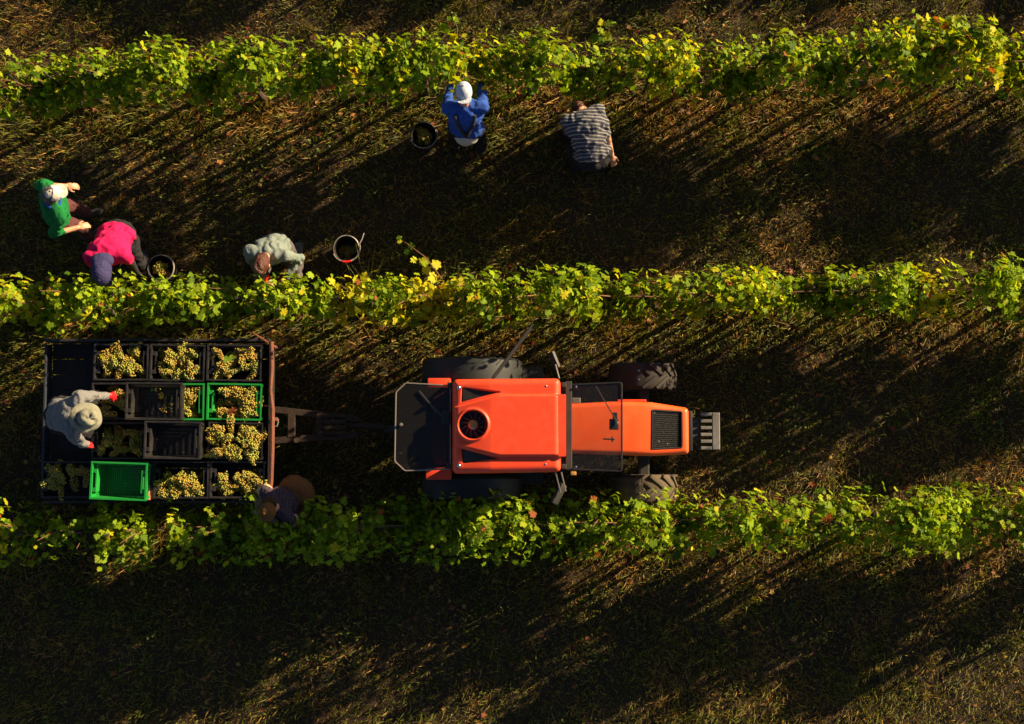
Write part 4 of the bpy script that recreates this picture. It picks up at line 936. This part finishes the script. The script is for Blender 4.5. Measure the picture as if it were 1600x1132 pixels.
def local_box(name, p, c, size, m, bev=.01):
    q = Matrix((p['l'], -p['ch'], p['sp'])).transposed().to_4x4(); q.translation = c
    return obj(name, BX([-x/2 for x in size], [x/2 for x in size], bev, q), m, p['t'], smooth=True)
# in blue, at the top row
p = person('person in blue jacket, pale cap and dark braces facing the top vine row', 729, 200, 0, .93, 91, 13, 22, ((706, 132, .92), (752, 131, .92)), (M['blue'], M['dark']), feet=(.04, -.04), hat=cap(M['paleblue'], None, math.pi), fat=1.12, poles=(Vector((-.7, -.5, -.3)), Vector((.7, -.5, -.3))))
for s_ in (1, -1):
    a = [p['pv']+p['sp']*k+p['l']*s_*w-p['ch']*d for k, w, d in ((.08, .006, .150), (.22, .045, .150), (.36, .085, .153), (.47, .105, .100))]
    obj('brace', TB(a, .019, 6), M['darkglove'], p['t'], smooth=True)
bm = bmesh.new(); ball(bm, p['pv']-p['sp']*.085-p['ch']*.055, (.140, .115, .13), (p['l'], p['ch'], p['sp'])); fused('shirt_tail', bm, .01, M['cream'], p['t'], .028, 3)
# striped, bent over
p = person('person in a dark striped shirt bent over beside the half hidden bucket', 927, 243, 0, .88, 108, 62, 160, ((908, 176, .70), (958, 250, .74)), (M['stripe'], M['dark']), feet=(.08, -.02), sleeves='elbow', hair=M['hairr'], poles=(None, Vector((1.2, .5, .4))), fat=1.24)
# green, left edge
p = person('person in a green sweater and cream cap standing at the left edge', 88, 334, 0, .95, 22, 16, 14, ((102, 291, 1.05), (121, 356, 1.06)), (M['green'], M['plum']), feet=(.12, .02), sleeves='threeq', hat=cap(M['white']), hair=M['haird'], stance=.12, fat=1.08, twist=-6, poles=(Vector((-.5, .15, -.6)), Vector((-.5, -.5, -.6))))
bm = bmesh.new(); tube(bm, [p['pv']+p['sp']*.50+(p['l']*math.cos(a)*.082+p['ch']*math.sin(a)*.075) for a in np.linspace(0, 6.283, 17)], .020, 8); obj('collar', bm, M['blue'], p['t'], smooth=True)
# pink, bent to the middle row
p = person('person in a crimson top and navy head scarf bent over at the middle vine row', 182, 368, 0, .82, -88, 38, 44, ((213, 425, .62), (152, 432, .60)), (M['pinkc'], M['dark']), feet=(.10, .04), stance=.10, sleeves='short', gloves=(M['darkglove'], M['darkglove']), hat=scarf(M['navy']), fat=1.26)
for i in (0, 1):
    bm = bmesh.new(); limb(bm, p['S'][i].lerp(p['EW'][i][0], .5), .056, p['EW'][i][0], .046); limb(bm, p['EW'][i][0], .048, p['EW'][i][0].lerp(p['EW'][i][1], .95), .036); fused('sleeve', bm, .01, M['darkglove'], p['t'], .015, 3)
# grey hoodie
p = person('person with auburn hair in a grey green hoodie crouching at the middle vine row', 432, 384, 0, .66, -98, 20, 46, ((448, 435, .80), (414, 436, .80)), (M['hood1'], M['denim']), feet=(-.10, .06), hair=M['hairr'], fat=1.06)
obj('secateur', TB([P(414, 440, .86), P(419, 430, .88)], .016, 8), M['redplastic'], p['t'], smooth=True)
# on the trailer
p = person('person in grey sweatshirt, olive hat and red gloves working on the trailer', 92, 648, ZB, .86, -6, 40, 36, ((187, 618, 1.36), (143, 702, 1.24)), (M['grey'], M['dark']), feet=(-.02, -.04), gloves=(M['redglove'], M['redglove']), hat=bucket_hat(M['straw']), hair=M['haird'], poles=(Vector((-.2, .9, .5)), Vector((-.3, -.9, 0))), fat=1.06, stance=.11)
# at the trailer corner
p = person('person in a tan sleeved plum shirt standing at the lower right trailer corner', 453, 781, 0, .84, 222, 9, 14, ((424, 815, .95), (402, 803, .98)), (M['plaid'], M['brown']), feet=(.0, .02), hat=cap(M['ochrec'], None, 2.6), fat=1.1)
for i in (0, 1):
    bm = bmesh.new(); limb(bm, p['S'][i].lerp(p['EW'][i][0], .15), .082, p['EW'][i][0], .066); limb(bm, p['EW'][i][0], .066, p['EW'][i][0].lerp(p['EW'][i][1], .92), .047); fused('jacket_sleeve', bm, .01, M['tan'], p['t'], .03, 3)
bm = bmesh.new(); ball(bm, p['pv']-p['f']*.10, (.19, .22, .15), (p['f'], p['l'], UP)); ball(bm, p['pv']-UP*.25-p['f']*.03, (.21, .23, .24), (p['f'], p['l'], UP)); fused('skirt', bm, .012, M['brown'], p['t'], .025, 4)

# ------------------------------------------------------------------ tall tuft of wild grass by the middle row
g = P(577, 452, .05); bm = bmesh.new()
for k in range(22):
    a = random.uniform(0, 6.28); L = random.uniform(.25, .62); o_ = Vector((random.gauss(0, .05), random.gauss(0, .03), 0)); d = Vector((math.cos(a)*.42, math.sin(a)*.42+.55, .8)).normalized()
    tube(bm, [g+o_, g+o_+d*L*.6, g+o_+d*L+Vector((0, .03, -.10*L))], [.004, .003, .0008], 4)
M['tuft'] = mat('tuft_blades', (.15, .17, .02), .6, var=.5, scale=5)
tag(obj('grass_tuft', bm, M['tuft'], loc=g), 'tuft of long wild grass blades on the middle vine row below the red-gripped bucket', 'grass tuft')
